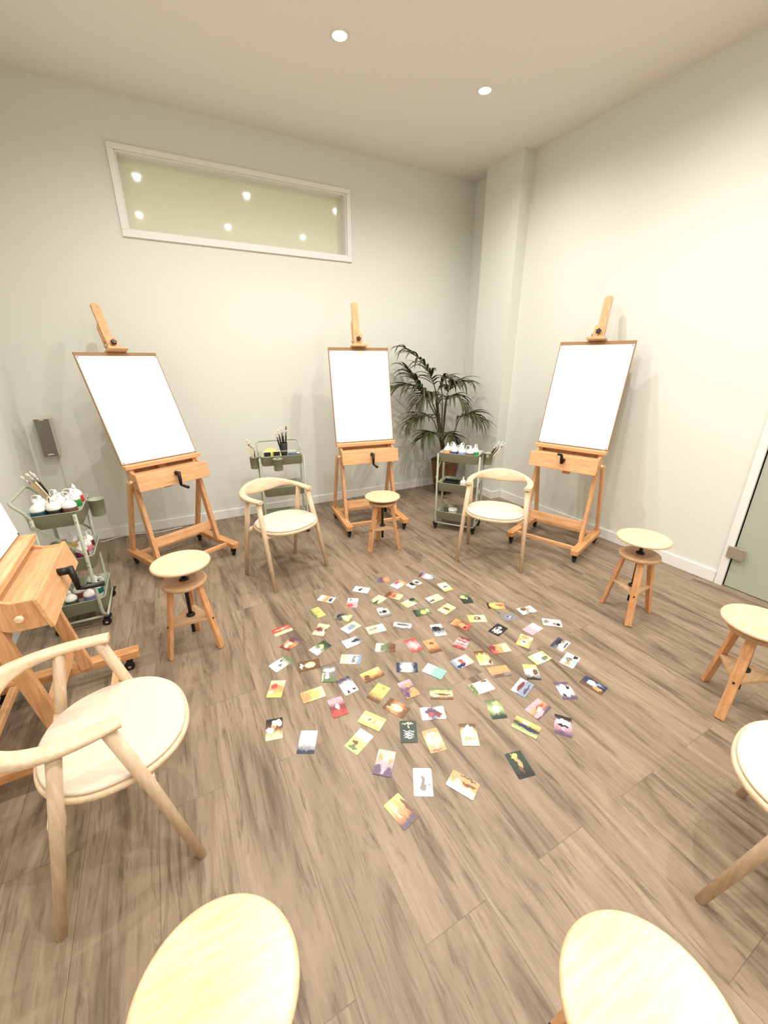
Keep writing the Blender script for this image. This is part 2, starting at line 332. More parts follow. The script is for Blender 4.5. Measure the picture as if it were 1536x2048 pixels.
# ================================================================= easels
def caster(parent, x, y, ztop, name='caster', r=.026):
    mb = MB().box(x-.022, x+.022, y-.022, y+.022, ztop-.005, ztop)
    mb.tube([(x, y, ztop-.004), (x, y, ztop-.02)], .012)
    mb.beam((x-.014, y+.004, ztop-.014), (x-.014, y+.012, r), .005, .03)
    mb.beam((x+.014, y+.004, ztop-.014), (x+.014, y+.012, r), .005, .03)
    c = mb.build(name, M['black'], parent)
    MB().lathe([(r-.003, -.009), (r, -.006), (r, .006), (r-.003, .009)], (x, y+.012, r), 20, axis=(1, 0, 0)).build('wheel', M['black'], c)
    MB().lathe([(.008, -.017), (.008, .017)], (x, y+.012, r), 12, axis=(1, 0, 0)).build('axle', M['chrome'], c)
    return c
def easel(x, y, rz, bz, ml, tl, label, blabel, plabel, crank_down=True, fwd=0):
    t = thing('studio_easel', label, 'easel', (x, y, 0), rz, 'beech studio easels')
    tt = math.tan(tl); Yp = lambda z: .38-fwd+(z-.8)*tt; dz = bz-.8; dy = dz*tt-fwd
    for s in (-1, 1):
        # runner: plan outline with rounded front
        pl = [(-.032, .64), (-.032, .012), (-.022, 0), (.022, 0), (.032, .012), (.032, .64)]
        r = MB().prism([(s*.287+a, b) for a, b in pl][::1], .084, .126).build('runner', M['beech_y'], t, bevel=.003)
        for yy in (.05, .58): caster(r, s*.287, yy, .084)
        MB().beam((s*.262, .235, .105), (s*.250, Yp(.80)+.035, .79+dz*.9), .030, .055).build('front_post', M['beech'], t, bevel=.003)
        MB().beam((s*.290, .60, .126), (s*.282, Yp(.66)+.075, .67+dz), .026, .048).build('rear_strut', M['beech'], t, bevel=.003)
        # end board of the tray, with the scooped upper edge
        prof = [(.215+dy, .622+dz), (.232+dy, .738+dz), (.30+dy, .738+dz), (.335+dy, .752+dz), (.352+dy, .785+dz), (.358+dy, .80+dz), (.41+dy, .80+dz), (.40+dy, .66+dz), (.32+dy, .622+dz)]
        Mx = Matrix(((0, 0, 1, 0), (1, 0, 0, 0), (0, 1, 0, 0), (0, 0, 0, 1)))
        MB().prism(prof, s*.262-.009, s*.262+.009, Mx).build('tray_end', M['beech'], t, bevel=.002)
        MB().lathe([(.006, 0), (.006, .018), (.014, .022), (.014, .032), (.008, .036)], (s*.271, .285+dy, .685+dz), 16, axis=(s, 0, 0)).build('drawer_knob', M['seat'], t)
    MB().box(-.255, .255, .085, .115, .09, .12).build('cross_bar', M['beech_x'], t, bevel=.002)
    MB().box(-.255, .255, .52, .55, .09, .12).build('cross_bar', M['beech_x'], t, bevel=.002)
    q0, q1 = Vector((0, .235+.026, .105)), Vector((0, Yp(.80)+.035, .79+dz*.9)); dq = (q1-q0).normalized()
    a = q0+dq*.11; bb = q0+dq*.185
    MB().beam((0, a.y, a.z), (0, bb.y, bb.z), .49, .02).build('low_rail', M['beech_x'], t, bevel=.002)
    # tray: front board, lid, floor, back board
    MB().beam((0, .205+dy, .618+dz), (0, .232+dy, .742+dz), .568, .016).build('tray_front', M['beech_x'], t, bevel=.003)
    MB().box(-.253, .253, .238+dy, .36+dy, .722+dz, .734+dz).box(-.253, .253, .225+dy, .40+dy, .622+dz, .632+dz).build('tray_lid', M['beech_x'], t)
    MB().beam((0, .388+dy, .64+dz), (0, .388+dy+.15*tt, .79+dz), .506, .014).build('tray_back', M['beech_x'], t)
    MB().box(-.299, .299, Yp(bz)-.055, Yp(bz)+.022, bz-.032, bz-.003).build('ledge', M['beech_x'], t, bevel=.003)
    # crank
    cy, cz = .21+dy, .685+dz
    ck = MB().lathe([(.016, -.012), (.016, .03)], (.01, cy, cz+.02), 16, axis=(0, -1, 0))
    if crank_down:
        ck.tube([(.01, cy-.035, cz+.035), (.008, cy-.045, cz-.035), (.008, cy-.045, cz-.075)], [.0145, .0125, .009], 10)
        c = ck.build('crank_handle', M['black_metal'], t)
        MB().tube([(.008, cy-.045, cz-.07), (.012, cy-.06, cz-.073), (.012, cy-.14, cz-.073)], [.008, .010, .012], 12).build('crank_grip', M['black'], c)
    else:
        ck.tube([(.01, cy-.03, cz-.0), (.008, cy-.045, cz+.055), (.008, cy-.045, cz+.075)], [.0145, .0125, .009], 10)
        c = ck.build('crank_handle', M['black_metal'], t)
        MB().tube([(.008, cy-.045, cz+.07), (-.01, cy-.055, cz+.078), (-.025, cy-.06, cz+.08)], [.010, .011, .012], 12).build('crank_grip', M['black'], c)
    # mast behind the board and its sliding top clamp
    off = .034
    Pm = lambda z, o=off: Vector((0, Yp(z)+o, z))
    d = (Pm(2)-Pm(1)).normalized(); nrm = Vector((0, -math.cos(tl), math.sin(tl)))
    w_ = .032
    pl = [(-w_, 0), (w_, 0)]+[(w_*math.cos(PI*k/8), (ml-.66)/math.cos(tl)-.02+.02*math.sin(PI*k/8)) for k in range(9)]
    Mx = Matrix.Translation(Pm(.66)) @ Matrix(((1, 0, 0, 0), (0, d.y, -nrm.y, 0), (0, d.z, -nrm.z, 0), (0, 0, 0, 1)))
    MB().prism(pl, 0, .02, Mx).build('mast', M['beech'], t, bevel=.003)
    zt = bz+.88*math.cos(tl)
    w_ = .026
    L2 = (ml-.66)/math.cos(tl)-.15
    pl = [(-w_, 0), (w_, 0), (w_, L2-.03), (w_*.5, L2), (-w_*.5, L2), (-w_, L2-.03)]
    MB().prism([(a-.012, b) for a, b in pl], .021, .045, Mx).build('rear_slat', M['beech'], t, bevel=.002)
    # clamp: base plate over the board edge + bracket + knob
    base = Vector((0, Yp(zt), zt))
    Mc = Matrix.Translation(base) @ Matrix(((1, 0, 0, 0), (0, d.y, -nrm.y, 0), (0, d.z, -nrm.z, 0), (0, 0, 0, 1)))
    br_ = MB().prism(rrect(.086, .125, .016), -.002, .030, Mc @ Matrix.Translation((0, .068, 0))).build('clamp_bracket', M['beech'], t, bevel=.003)
    MB().prism(rrect(.15, .018, .006), -.06, .032, Mc @ Matrix.Translation((0, .012, 0))).build('clamp_plate', M['beech_x'], br_, bevel=.002)
    kb = base+d*.075+nrm*.002
    MB().lathe([(.008, 0), (.008, .012), (.019, .014), (.021, .022), (.016, .03)], kb, 30, axis=nrm, lobes=5, lobe=.16).build('knob', M['black'], br_)
    MB().lathe([(.012, 0), (.014, .012), (.010, .018)], base+d*.06-nrm*.02+Vector((-.043, 0, 0)), 16, axis=(-1, 0, 0)).build('side_bolt', M['collar'], br_)
    # drawing board and paper resting on the ledge
    nb = Vector((0, math.cos(tl), -math.sin(tl)))       # towards the back
    Mb = Matrix.Translation((0, Yp(bz), bz)) @ Matrix(((1, 0, 0, 0), (0, d.y, nb.y, 0), (0, d.z, nb.z, 0), (0, 0, 0, 1)))
    b_ = MB().prism([(-.299, 0), (.299, 0), (.299, .88), (-.299, .88)], .0, .012, Mb).build('drawing_board', M['board'], bevel=.001)
    tag(place(b_, (x, y, 0), rz), blabel, 'drawing board', 'drawing boards on the easels')
    p_ = MB().prism([(-.291, .006), (.291, .006), (.291, .850), (-.291, .850)], -.0012, -.0002, Mb).build('drawing_paper', M['paper'])
    tag(place(p_, (x, y, 0), rz), plabel, 'paper', 'blank sheets on the easels')
    for a in (-.28, .28):
        for b2 in (.012, .842):
            MB().lathe([(.0045, .001), (.0045, .003), (.002, .005)], Mb @ Vector((a, b2, 0)), 10, axis=tuple(-nb)).build('pin', M['black'], p_)
    return t
easel(1.689, 3.239, -.136, .853, 2.119, .185, 'beech studio easel in the centre, between the middle trolley and the palm',
      'brown drawing board on the centre easel, beside the palm', 'blank white sheet on the centre easel, beside the palm')
easel(2.732, 2.204, -1.235, .903, 2.108, .25, 'beech studio easel standing against the right wall',
      'brown drawing board on the easel against the right wall', 'blank white sheet pinned on the easel against the right wall', False)
easel(.131, 3.285, .454, .873, 2.027, .453, 'beech studio easel leaning far back below the high window, beside the wall speaker',
      'brown drawing board leaning far back below the high window', 'blank white sheet pinned on the easel beside the wall speaker')
easel(-.323, 1.977, 1.566, .870, 1.92, .16, 'beech studio easel cut off by the left edge of the photo, nearest the camera',
      'brown drawing board cut off by the left edge of the photo', 'blank white sheet cut off by the left edge of the photo', True, .058)

# ================================================================= screw stools
def stool(x, y, zt, a0, label):
    t = thing('artist_stool', label, 'stool', (x, y, 0), 0, 'round screw stools')
    R_ = .155
    MB().lathe([(R_-.012, zt-.022), (R_-.003, zt-.018), (R_, zt-.011), (R_-.003, zt-.004), (R_-.010, zt)], seg=56).build('seat', M['seat'], t)
    zl = .452
    MB().lathe([(.112, zl-.026), (.119, zl-.02), (.120, zl-.012), (.118, zl-.004), (.112, zl)], seg=48).build('collar_disc', M['collar'], t)
    s = MB().tube([(0, 0, .10), (0, 0, zt-.024)], .0105, 14)
    s.lathe([(.026, zl+.0005), (.026, zl+.006), (.016, zl+.016)], seg=20).lathe([(.024, .214), (.024, .222), (.014, .232)], seg=20)
    s.lathe([(.03, zt-.03), (.03, zt-.0225)], seg=20)
    s.build('screw', M['black_metal'], t)
    # triangular stretcher
    tri = []
    for k in range(3):
        a = a0+2*PI*k/3
        for da in (-.14, .14): tri.append((.118*math.cos(a+da), .118*math.sin(a+da)))
    MB().prism(tri, .196, .213).build('stretcher', M['collar'], t, bevel=.002)
    for k in range(3):
        a = a0+2*PI*k/3; c, s_ = math.cos(a), math.sin(a)
        lg = MB().beam((.160*c, .160*s_, .002), (.083*c, .083*s_, zl-.026), .040, .022, side=(-s_, c, 0)).build('leg', M['stool_leg'], t, bevel=.003)
        p = Vector((.135*c, .135*s_, .205))
        MB().lathe([(.005, 0), (.005, .004)], p+Vector((c, s_, 0))*.001, 12, axis=(c, s_, .17)).build('bolt', M['black_metal'], lg)
    return t
stool(-.040, 2.315, .566, math.atan2(-.06, -.13), 'high round screw stool between the left easel and the near chair')
stool(1.590, 2.985, .500, math.atan2(-.045, -.15), 'low round screw stool in front of the centre easel')
stool(2.560, 1.290, .566, math.atan2(-.09, -.12), 'high round screw stool by the baseboard, between the right easel and the door')
stool(2.278, .559, .490, math.atan2(-.02, -.17), 'low round screw stool half cut by the right edge, nearest the door')
stool(-.090, .500, .508, .8, 'round screw stool in the bottom left corner of the photo, seen from above')
stool(.600, .095, .510, -2.2, 'round screw stool in the bottom right corner of the photo, seen from above')

# ================================================================= armchairs
def sweep(mb, pts, secs, seg=14):
    """closed section (width across, height, lean) swept along a mostly horizontal path"""
    n = len(pts); vs = []
    for i, p in enumerate(pts):
        d = (pts[min(i+1, n-1)]-pts[max(i-1, 0)]); d.z = 0; d.normalize(); out = Vector((d.y, -d.x, 0))
        w_, h_, lean = secs[i]
        for k in range(seg):
            a = 2*PI*k/seg; ca, sa = math.cos(a), math.sin(a)
            cx = math.copysign(abs(ca)**.6, ca)*w_/2; cz = math.copysign(abs(sa)**.6, sa)*h_/2
            vs.append(p+out*(cx*math.cos(lean)+cz*math.sin(lean))+Vector((0, 0, 1))*(cz*math.cos(lean)-cx*math.sin(lean)))
    fs = [(i*seg+k, i*seg+(k+1) % seg, (i+1)*seg+(k+1) % seg, (i+1)*seg+k) for i in range(n-1) for k in range(seg)]
    mb.add(vs, fs, True); b = len(mb.v)-len(vs)
    mb.f += [tuple(b+k for k in reversed(range(seg))), tuple(b+(n-1)*seg+k for k in range(seg))]; mb.sm += [False, False]
def armchair(x, y, rz, label):
    t = thing('armchair', label, 'chair', (x, y, 0), rz, 'pale ash armchairs')
    half = [(.226, .034, .662), (.238, -.045, .662), (.240, -.125, .664), (.218, -.205, .668), (.168, -.262, .672), (.090, -.294, .675), (0, -.304, .676)]
    path = half+[(-a, b, c) for a, b, c in reversed(half[:-1])]
    sec_h = [(.050, .022, 0), (.052, .024, 0), (.050, .027, 0), (.047, .040, .10), (.040, .066, .22), (.032, .098, .32), (.030, .112, .36)]
    secs_c = sec_h+list(reversed(sec_h[:-1]))
    n = 6; pts = smooth_path(path, n); secs = []
    for i in range(len(path)-1):
        for k in range(n):
            u = k/n; secs.append(tuple(secs_c[i][j]*(1-u)+secs_c[i+1][j]*u for j in range(3)))
    secs.append(secs_c[-1])
    # path runs right arm -> back -> left arm; outward = right of travel needs flip
    mb = MB(); sweep(mb, pts, [(a, b, -c) for a, b, c in secs]); mb.build('back_rail', M['ash_h'], t)
    for s in (-1, 1):
        MB().tube([(s*.262, .150, .0), (s*.243, .062, .40), (s*.228, .0, .655)], [.0145, .0185, .0195], 16).build('leg', M['ash'], t)
        MB().tube([(s*.246, -.245, .0), (s*.242, -.165, .40), (s*.236, -.115, .66)], [.0145, .0185, .0185], 16).build('leg', M['ash'], t)
    # seat shell and pad
    def oval(k, a, b, n=60):
        out = []
        for i in range(n):
            th = 2*PI*i/n; c, s_ = math.cos(th), math.sin(th)
            out.append((math.copysign(abs(c)**.88, c)*a*k, math.copysign(abs(s_)**.88, s_)*b*k))
        return out
    def slab(prof, a, b, dip=0):
        mb = MB(); n = 60; vs = []
        for k, z in prof:
            for (px, py) in oval(k, a, b, n): vs.append((px, py, z))
        fs = [(i*n+j, i*n+(j+1) % n, (i+1)*n+(j+1) % n, (i+1)*n+j) for i in range(len(prof)-1) for j in range(n)]
        fs += [tuple(reversed(range(n))), tuple((len(prof)-1)*n+j for j in range(n))]
        mb.add(vs, fs, True); mb.sm[-1] = mb.sm[-2] = False
        return mb
    slab([(.93, .418), (.985, .424), (1, .434), (.99, .443), (.97, .445)], .240, .222).build('seat', M['ash_h'], t)
    slab([(.94, .4452), (.965, .449), (.962, .455), (.94, .459), (.55, .461), (.2, .460)], .238, .219).build('seat_pad', M['fabric'], t)
    MB().box(-.236, .236, .035, .080, .392, .4175).build('seat_rail', M['ash_h'], t, bevel=.004)
    MB().box(-.236, .236, -.185, -.145, .392, .4175).build('seat_rail', M['ash_h'], t, bevel=.004)
    return t
def chair_at(fl, fr, label):
    """front feet positions (chair's own left and right)"""
    fx, fy = fr[0]-fl[0], fr[1]-fl[1]; rz = math.atan2(fy, fx)
    mx, my = (fl[0]+fr[0])/2, (fl[1]+fr[1])/2
    armchair(mx+math.sin(rz)*.150, my-math.cos(rz)*.150, rz, label)
chair_at((-.195, 1.624), (-.128, 1.094), 'pale ash armchair with oatmeal pad, largest, in front of the near left easel')
chair_at((1.018, 2.89), (.53, 2.684), 'pale ash armchair with cream pad, in front of the middle trolley')
chair_at((2.35, 2.038), (2.019, 2.443), 'pale ash armchair with cream pad, between the palm and the right easel')
chair_at((1.259, .208), (1.772, .312), 'pale ash armchair mostly cut off by the right edge of the photo')
CARDS=[
 (1.304, 2.466, -0.38, 1, 'u', 'EVO', [(0.8, 0.5, 0.16, 0.4, 'O')], 'picture card with an orange figure beside a purple haze, at the far tip'),
 (1.389, 2.346, 0.35, 1, 'u', 'WWO', [(0.55, 0.2, 0.25, 0.18, 'R')], 'white picture card with a red streak along its far edge'),
 (1.494, 2.291, 0.31, 1, 'u', 'WEW', [(0.4, 0.4, 0.15, 0.3, 'K'), (0.8, 0.5, 0.12, 0.2, 'K')], 'black and white speckled picture card near the far end of the spread'),
 (1.646, 2.347, -1.02, 1, 'u', 'VWS', [(0.1, 0.7, 0.12, 0.3, 'M'), (0.65, 0.5, 0.3, 0.2, 'W')], 'blue and white picture card with a maroon corner, furthest from the camera'),
 (1.104, 2.409, 0.79, 0, 'u', 'WWW', [(0.5, 0.45, 0.3, 0.1, 'K')], 'plain white picture card with one small dark mark in its middle'),
 (0.829, 2.412, 0.73, 0, 'v', 'WOW', [(0.5, 0.8, 0.3, 0.13, 'N'), (0.4, 0.55, 0.25, 0.1, 'O')], 'white picture card with an orange patch and a navy scribble at one end'),
 (0.974, 2.282, -0.53, 0, 'v', 'WPP', [(0.3, 0.15, 0.12, 0.1, 'E'), (0.3, 0.8, 0.3, 0.2, 'R'), (0.8, 0.7, 0.15, 0.2, 'P')], 'white picture card flooded with pinkish red towards the near side'),
 (1.149, 2.227, 0.42, 1, 'u', 'GCC', [(0.25, 0.6, 0.2, 0.1, 'D'), (0.3, 0.35, 0.2, 0.08, 'C')], 'cream picture card with dark green streaks on its left half'),
 (1.277, 2.219, -0.93, 1, 'u', 'BOC', [(0.15, 0.4, 0.15, 0.3, 'B'), (0.5, 0.5, 0.1, 0.3, 'R')], 'brown and orange picture card touching the cream card with green streaks'),
 (1.335, 2.09, 0.18, 1, 'u', 'LWG', [(0.8, 0.2, 0.2, 0.25, 'D'), (0.5, 0.5, 0.18, 0.18, 'Y')], 'pale picture card with a green figure and a dark green corner'),
 (1.347, 1.953, -0.17, 1, 'u', 'DGG', [(0.55, 0.55, 0.15, 0.3, 'Y'), (0.85, 0.4, 0.12, 0.3, 'L')], 'dark green picture card with small yellow lights'),
 (1.516, 2.05, 0.07, 1, 'u', 'WCC', [(0.25, 0.7, 0.2, 0.15, 'B')], 'cream picture card with brown scribbles at its left, behind the cream and brown folded card'),
 (0.713, 2.286, 0.11, 0, 'u', 'GYY', [(0.1, 0.3, 0.1, 0.4, 'G'), (0.6, 0.5, 0.2, 0.05, 'O')], 'lime yellow picture card with an olive edge, left of the spread'),
 (0.846, 2.158, 0.77, 0, 'v', 'EDL', [(0.5, 0.25, 0.25, 0.1, 'K'), (0.5, 0.7, 0.3, 0.2, 'C')], 'grey green picture card with a cream bow shape'),
 (1.115, 2.079, -0.12, 0, 'v', 'EWE', [(0.4, 0.15, 0.3, 0.1, 'W'), (0.6, 0.5, 0.25, 0.12, 'K'), (0.2, 0.5, 0.1, 0.1, 'K')], 'grey, black and white picture card near the middle of the far rows'),
 (0.452, 2.209, 0.14, 1, 'v', 'RRC', [(0.5, 0.3, 0.4, 0.06, 'C'), (0.5, 0.75, 0.4, 0.18, 'C')], 'red striped picture card with a cream lower half, leftmost of its row'),
 (0.672, 2.097, -0.74, 0, 'v', 'CBC', [(0.3, 0.5, 0.28, 0.18, 'M'), (0.25, 0.7, 0.12, 0.08, 'P'), (0.75, 0.5, 0.08, 0.4, 'W')], 'cream picture card with a maroon block and a white upright bar'),
 (0.849, 2.028, 0.33, 1, 'u', 'WCC', [(0.55, 0.5, 0.25, 0.3, 'S')], 'cream picture card with a blurred blue grey shape in its middle'),
 (0.984, 1.938, -0.12, 1, 'u', 'CCW', [(0.25, 0.45, 0.1, 0.1, 'B'), (0.5, 0.4, 0.15, 0.1, 'B')], 'plain cream picture card with faint brown marks, right of the blue grey blurred one'),
 (1.155, 1.893, -0.71, 1, 'v', 'EWE', [(0.5, 0.5, 0.35, 0.12, 'V'), (0.5, 0.8, 0.3, 0.08, 'W')], 'purple grey and white striped picture card'),
 (1.327, 1.739, -0.27, 0, 'v', 'WKW', [(0.4, 0.35, 0.35, 0.15, 'K'), (0.6, 0.7, 0.3, 0.12, 'S')], 'white picture card with black blotches, near the centre of the spread'),
 (0.463, 2.055, 0.56, 1, 'u', 'MOV', [(0.4, 0.4, 0.25, 0.2, 'C'), (0.75, 0.3, 0.15, 0.3, 'M')], 'maroon picture card with cream shapes, beside the red striped card'),
 (0.608, 1.934, 0.39, 1, 'u', 'WGD', [(0.3, 0.6, 0.3, 0.15, 'W'), (0.65, 0.4, 0.12, 0.2, 'L')], 'dark green picture card with white blocks at its left end'),
 (0.801, 1.891, 0.05, 1, 'u', 'WWE', [(0.7, 0.45, 0.3, 0.16, 'N'), (0.9, 0.3, 0.12, 0.2, 'E')], 'white picture card with a slanting dark blue stroke'),
 (0.952, 1.751, -0.55, 1, 'u', 'WGB', [(0.35, 0.5, 0.12, 0.4, 'G'), (0.75, 0.5, 0.14, 0.25, 'B')], 'picture card in three bands of white, green and dark brown'),
 (1.111, 1.691, -0.06, 0, 'v', 'RPR', [(0.5, 0.5, 0.32, 0.32, 'P'), (0.5, 0.5, 0.2, 0.2, 'C')], 'red picture card with a round pale pink middle'),
 (1.206, 1.63, -0.14, 0, 'v', 'OOB', [(0.4, 0.5, 0.3, 0.15, 'O'), (0.6, 0.3, 0.2, 0.1, 'B')], 'orange brown picture card just right of the round pink one'),
 (0.365, 1.912, 0.36, 1, 'u', 'WWG', [(0.4, 0.6, 0.15, 0.12, 'E'), (0.65, 0.3, 0.1, 0.05, 'K')], 'white picture card with a green right end and one thin grey sign'),
 (0.503, 1.824, -0.19, 1, 'u', 'BBB', [(0.15, 0.5, 0.08, 0.3, 'W'), (0.55, 0.5, 0.25, 0.3, 'C')], 'dark brown picture card with cream tangled lines'),
 (0.574, 1.705, -0.46, 0, 'v', 'EEG', [(0.5, 0.25, 0.4, 0.12, 'W'), (0.4, 0.6, 0.15, 0.2, 'W'), (0.1, 0.7, 0.08, 0.3, 'C')], 'grey green picture card with white corner shapes, below the brown tangled one'),
 (0.729, 1.758, -0.53, 1, 'u', 'CWS', [(0.25, 0.5, 0.22, 0.4, 'C'), (0.65, 0.5, 0.1, 0.4, 'E'), (0.75, 0.5, 0.08, 0.2, 'W')], 'picture card cream at the left and grey teal at the right'),
 (0.979, 1.547, -0.5, 1, 'u', 'NWN', [(0.5, 0.5, 0.3, 0.32, 'W')], 'navy picture card with a glowing white diamond'),
 (1.096, 1.449, 0.49, 0, 'v', 'WTT', [(0.5, 0.75, 0.4, 0.2, 'T'), (0.4, 0.2, 0.2, 0.1, 'W')], 'white picture card fading into turquoise'),
 (0.782, 1.589, 0.07, 1, 'v', 'YOB', [(0.6, 0.35, 0.25, 0.25, 'Y'), (0.2, 0.6, 0.15, 0.3, 'B'), (0.85, 0.2, 0.1, 0.15, 'C')], 'brown picture card with a yellow burst'),
 (0.293, 1.736, -0.48, 0, 'v', 'COY', [(0.35, 0.35, 0.25, 0.14, 'R'), (0.7, 0.4, 0.22, 0.12, 'O'), (0.65, 0.85, 0.2, 0.1, 'Y'), (0.2, 0.7, 0.2, 0.08, 'W')], 'cream picture card with orange poppies and a yellow spot'),
 (0.449, 1.606, -0.05, 1, 'u', 'OYC', [(0.3, 0.5, 0.2, 0.3, 'O'), (0.6, 0.5, 0.22, 0.25, 'Y')], 'peach and yellow picture card with a wavy right edge'),
 (0.63, 1.582, 0.07, 0, 'v', 'NWW', [(0.4, 0.1, 0.4, 0.1, 'V'), (0.5, 0.55, 0.32, 0.3, 'W'), (0.3, 0.9, 0.08, 0.1, 'K'), (0.8, 0.85, 0.12, 0.08, 'K')], 'dark indigo picture card with a bright white centre'),
 (0.752, 1.458, 0.52, 1, 'u', 'BYY', [(0.05, 0.5, 0.06, 0.5, 'B'), (0.8, 0.6, 0.1, 0.15, 'O')], 'golden yellow picture card with a brown lower edge'),
 (0.902, 1.407, -0.04, 0, 'v', 'PVO', [(0.6, 0.3, 0.2, 0.15, 'O'), (0.2, 0.75, 0.15, 0.2, 'V'), (0.75, 0.7, 0.2, 0.2, 'O')], 'pink, violet and orange marbled picture card'),
 (1.035, 1.299, -0.52, 1, 'v', 'GCB', [(0.5, 0.3, 0.4, 0.08, 'Y'), (0.5, 0.55, 0.4, 0.08, 'B'), (0.2, 0.7, 0.15, 0.15, 'C')], 'olive and brown picture card with cream horizontal bands'),
 (1.679, 2.147, -0.09, 0, 'v', 'CWY', [(0.5, 0.5, 0.28, 0.07, 'B')], 'cream picture card with one short brown stroke, behind the dark olive one'),
 (1.713, 1.942, -0.32, 0, 'v', 'GDD', [(0.3, 0.3, 0.25, 0.2, 'L'), (0.6, 0.5, 0.1, 0.1, 'C')], 'dark olive picture card with a lime patch'),
 (1.518, 1.906, 0.3, 1, 'u', 'CYC', [(0.5, 0.5, 0.1, 0.35, 'B'), (0.3, 0.4, 0.15, 0.1, 'W')], 'cream and brown picture card like a folded sheet, left of the yellow orange one'),
 (1.842, 1.772, -0.54, 1, 'u', 'BYO', [(0.3, 0.5, 0.18, 0.35, 'Y'), (0.7, 0.4, 0.2, 0.12, 'R'), (0.05, 0.5, 0.05, 0.5, 'K')], 'yellow orange picture card with a dark left edge'),
 (1.99, 1.63, -0.14, 1, 'u', 'WEW', [(0.4, 0.3, 0.2, 0.2, 'B'), (0.8, 0.6, 0.2, 0.12, 'W'), (0.6, 0.3, 0.1, 0.12, 'O')], 'white picture card with grey brown petals, furthest right in the far rows'),
 (1.831, 1.628, -0.37, 1, 'u', 'EEE', [(0.5, 0.5, 0.45, 0.45, 'E'), (0.5, 0.5, 0.3, 0.3, 'S'), (0.5, 0.5, 0.2, 0.2, 'V'), (0.5, 0.5, 0.1, 0.1, 'W')], 'dusky grey picture card with a pale spiral'),
 (1.627, 1.717, -0.45, 1, 'u', 'YCC', [(0.5, 0.45, 0.2, 0.25, 'B'), (0.5, 0.45, 0.1, 0.1, 'C')], 'yellow picture card with a brown knot in its middle'),
 (1.489, 1.715, 0.36, 0, 'v', 'OBR', [(0.5, 0.6, 0.3, 0.25, 'O'), (0.4, 0.8, 0.15, 0.1, 'K')], 'rusty red picture card with a smooth rounded shape'),
 (1.666, 1.561, 0.28, 1, 'u', 'KKK', [(0.35, 0.5, 0.25, 0.12, 'W'), (0.35, 0.75, 0.2, 0.08, 'W'), (0.4, 0.25, 0.22, 0.07, 'W'), (0.75, 0.45, 0.1, 0.12, 'W')], 'black picture card with white pillars'),
 (1.866, 1.462, 0.16, 1, 'u', 'PPW', [(0.6, 0.5, 0.1, 0.3, 'W'), (0.3, 0.5, 0.2, 0.15, 'P')], 'soft pink picture card beside the black card with white pillars'),
 (2.028, 1.449, -0.7, 1, 'u', 'WWW', [(0.2, 0.4, 0.14, 0.25, 'E'), (0.8, 0.7, 0.12, 0.2, 'K'), (0.6, 0.6, 0.1, 0.15, 'R'), (0.45, 0.3, 0.08, 0.1, 'L')], 'white bordered picture card with several small pictures'),
 (1.381, 1.57, 0.55, 1, 'u', 'MWM', [(0.15, 0.5, 0.06, 0.5, 'R'), (0.4, 0.5, 0.06, 0.5, 'R'), (0.65, 0.5, 0.06, 0.5, 'R'), (0.9, 0.5, 0.05, 0.5, 'M')], 'red and white striped picture card in the middle rows'),
 (1.731, 1.4, 0.5, 1, 'u', 'YOC', [(0.4, 0.5, 0.22, 0.25, 'W'), (0.4, 0.5, 0.12, 0.13, 'E'), (0.8, 0.4, 0.15, 0.3, 'O')], 'orange picture card with a pale eye shape'),
 (1.547, 1.42, -0.25, 1, 'u', 'ROC', [(0.5, 0.55, 0.2, 0.25, 'O'), (0.8, 0.6, 0.15, 0.3, 'C'), (0.15, 0.3, 0.15, 0.3, 'M')], 'orange red picture card, directly below the black card with white pillars'),
 (1.899, 1.276, 0.26, 1, 'v', 'NEW', [(0.6, 0.3, 0.3, 0.15, 'K'), (0.4, 0.6, 0.25, 0.15, 'W'), (0.6, 0.85, 0.3, 0.08, 'N')], 'slate blue picture card with white scribbles, near the right end'),
 (1.406, 1.405, -0.37, 0, 'v', 'BYC', [(0.3, 0.5, 0.2, 0.3, 'Y'), (0.7, 0.4, 0.12, 0.2, 'C'), (0.9, 0.8, 0.1, 0.2, 'M')], 'brown picture card with yellow blossoms'),
 (1.693, 1.249, -0.01, 1, 'u', 'LWL', [(0.4, 0.4, 0.25, 0.25, 'W'), (0.7, 0.7, 0.2, 0.15, 'G')], 'pale green and white picture card'),
 (1.832, 1.154, 0.31, 1, 'u', 'WTW', [(0.5, 0.4, 0.2, 0.2, 'E'), (0.85, 0.7, 0.12, 0.15, 'K'), (0.2, 0.5, 0.1, 0.2, 'O')], 'white picture card with grey green foliage, beneath the slate blue one'),
 (1.278, 1.437, 0.04, 1, 'u', 'SWC', [(0.5, 0.5, 0.15, 0.3, 'R'), (0.3, 0.8, 0.3, 0.15, 'N'), (0.75, 0.5, 0.15, 0.25, 'W')], 'blue picture card with an orange red figure'),
 (1.412, 1.278, -0.29, 1, 'v', 'OOE', [(0.5, 0.35, 0.35, 0.2, 'O'), (0.35, 0.85, 0.3, 0.12, 'B'), (0.8, 0.8, 0.2, 0.12, 'E')], 'orange picture card with a grey brown foot'),
 (1.566, 1.191, -0.58, 0, 'v', 'YWK', [(0.35, 0.55, 0.22, 0.16, 'W'), (0.2, 0.2, 0.2, 0.15, 'Y'), (0.75, 0.5, 0.15, 0.2, 'B')], 'dark picture card with a yellow top and a round white glow'),
 (1.249, 1.236, -0.11, 1, 'u', 'LWW', [(0.1, 0.5, 0.1, 0.5, 'G'), (0.65, 0.6, 0.28, 0.28, 'W'), (0.8, 0.1, 0.2, 0.08, 'B')], 'white picture card with an olive left edge'),
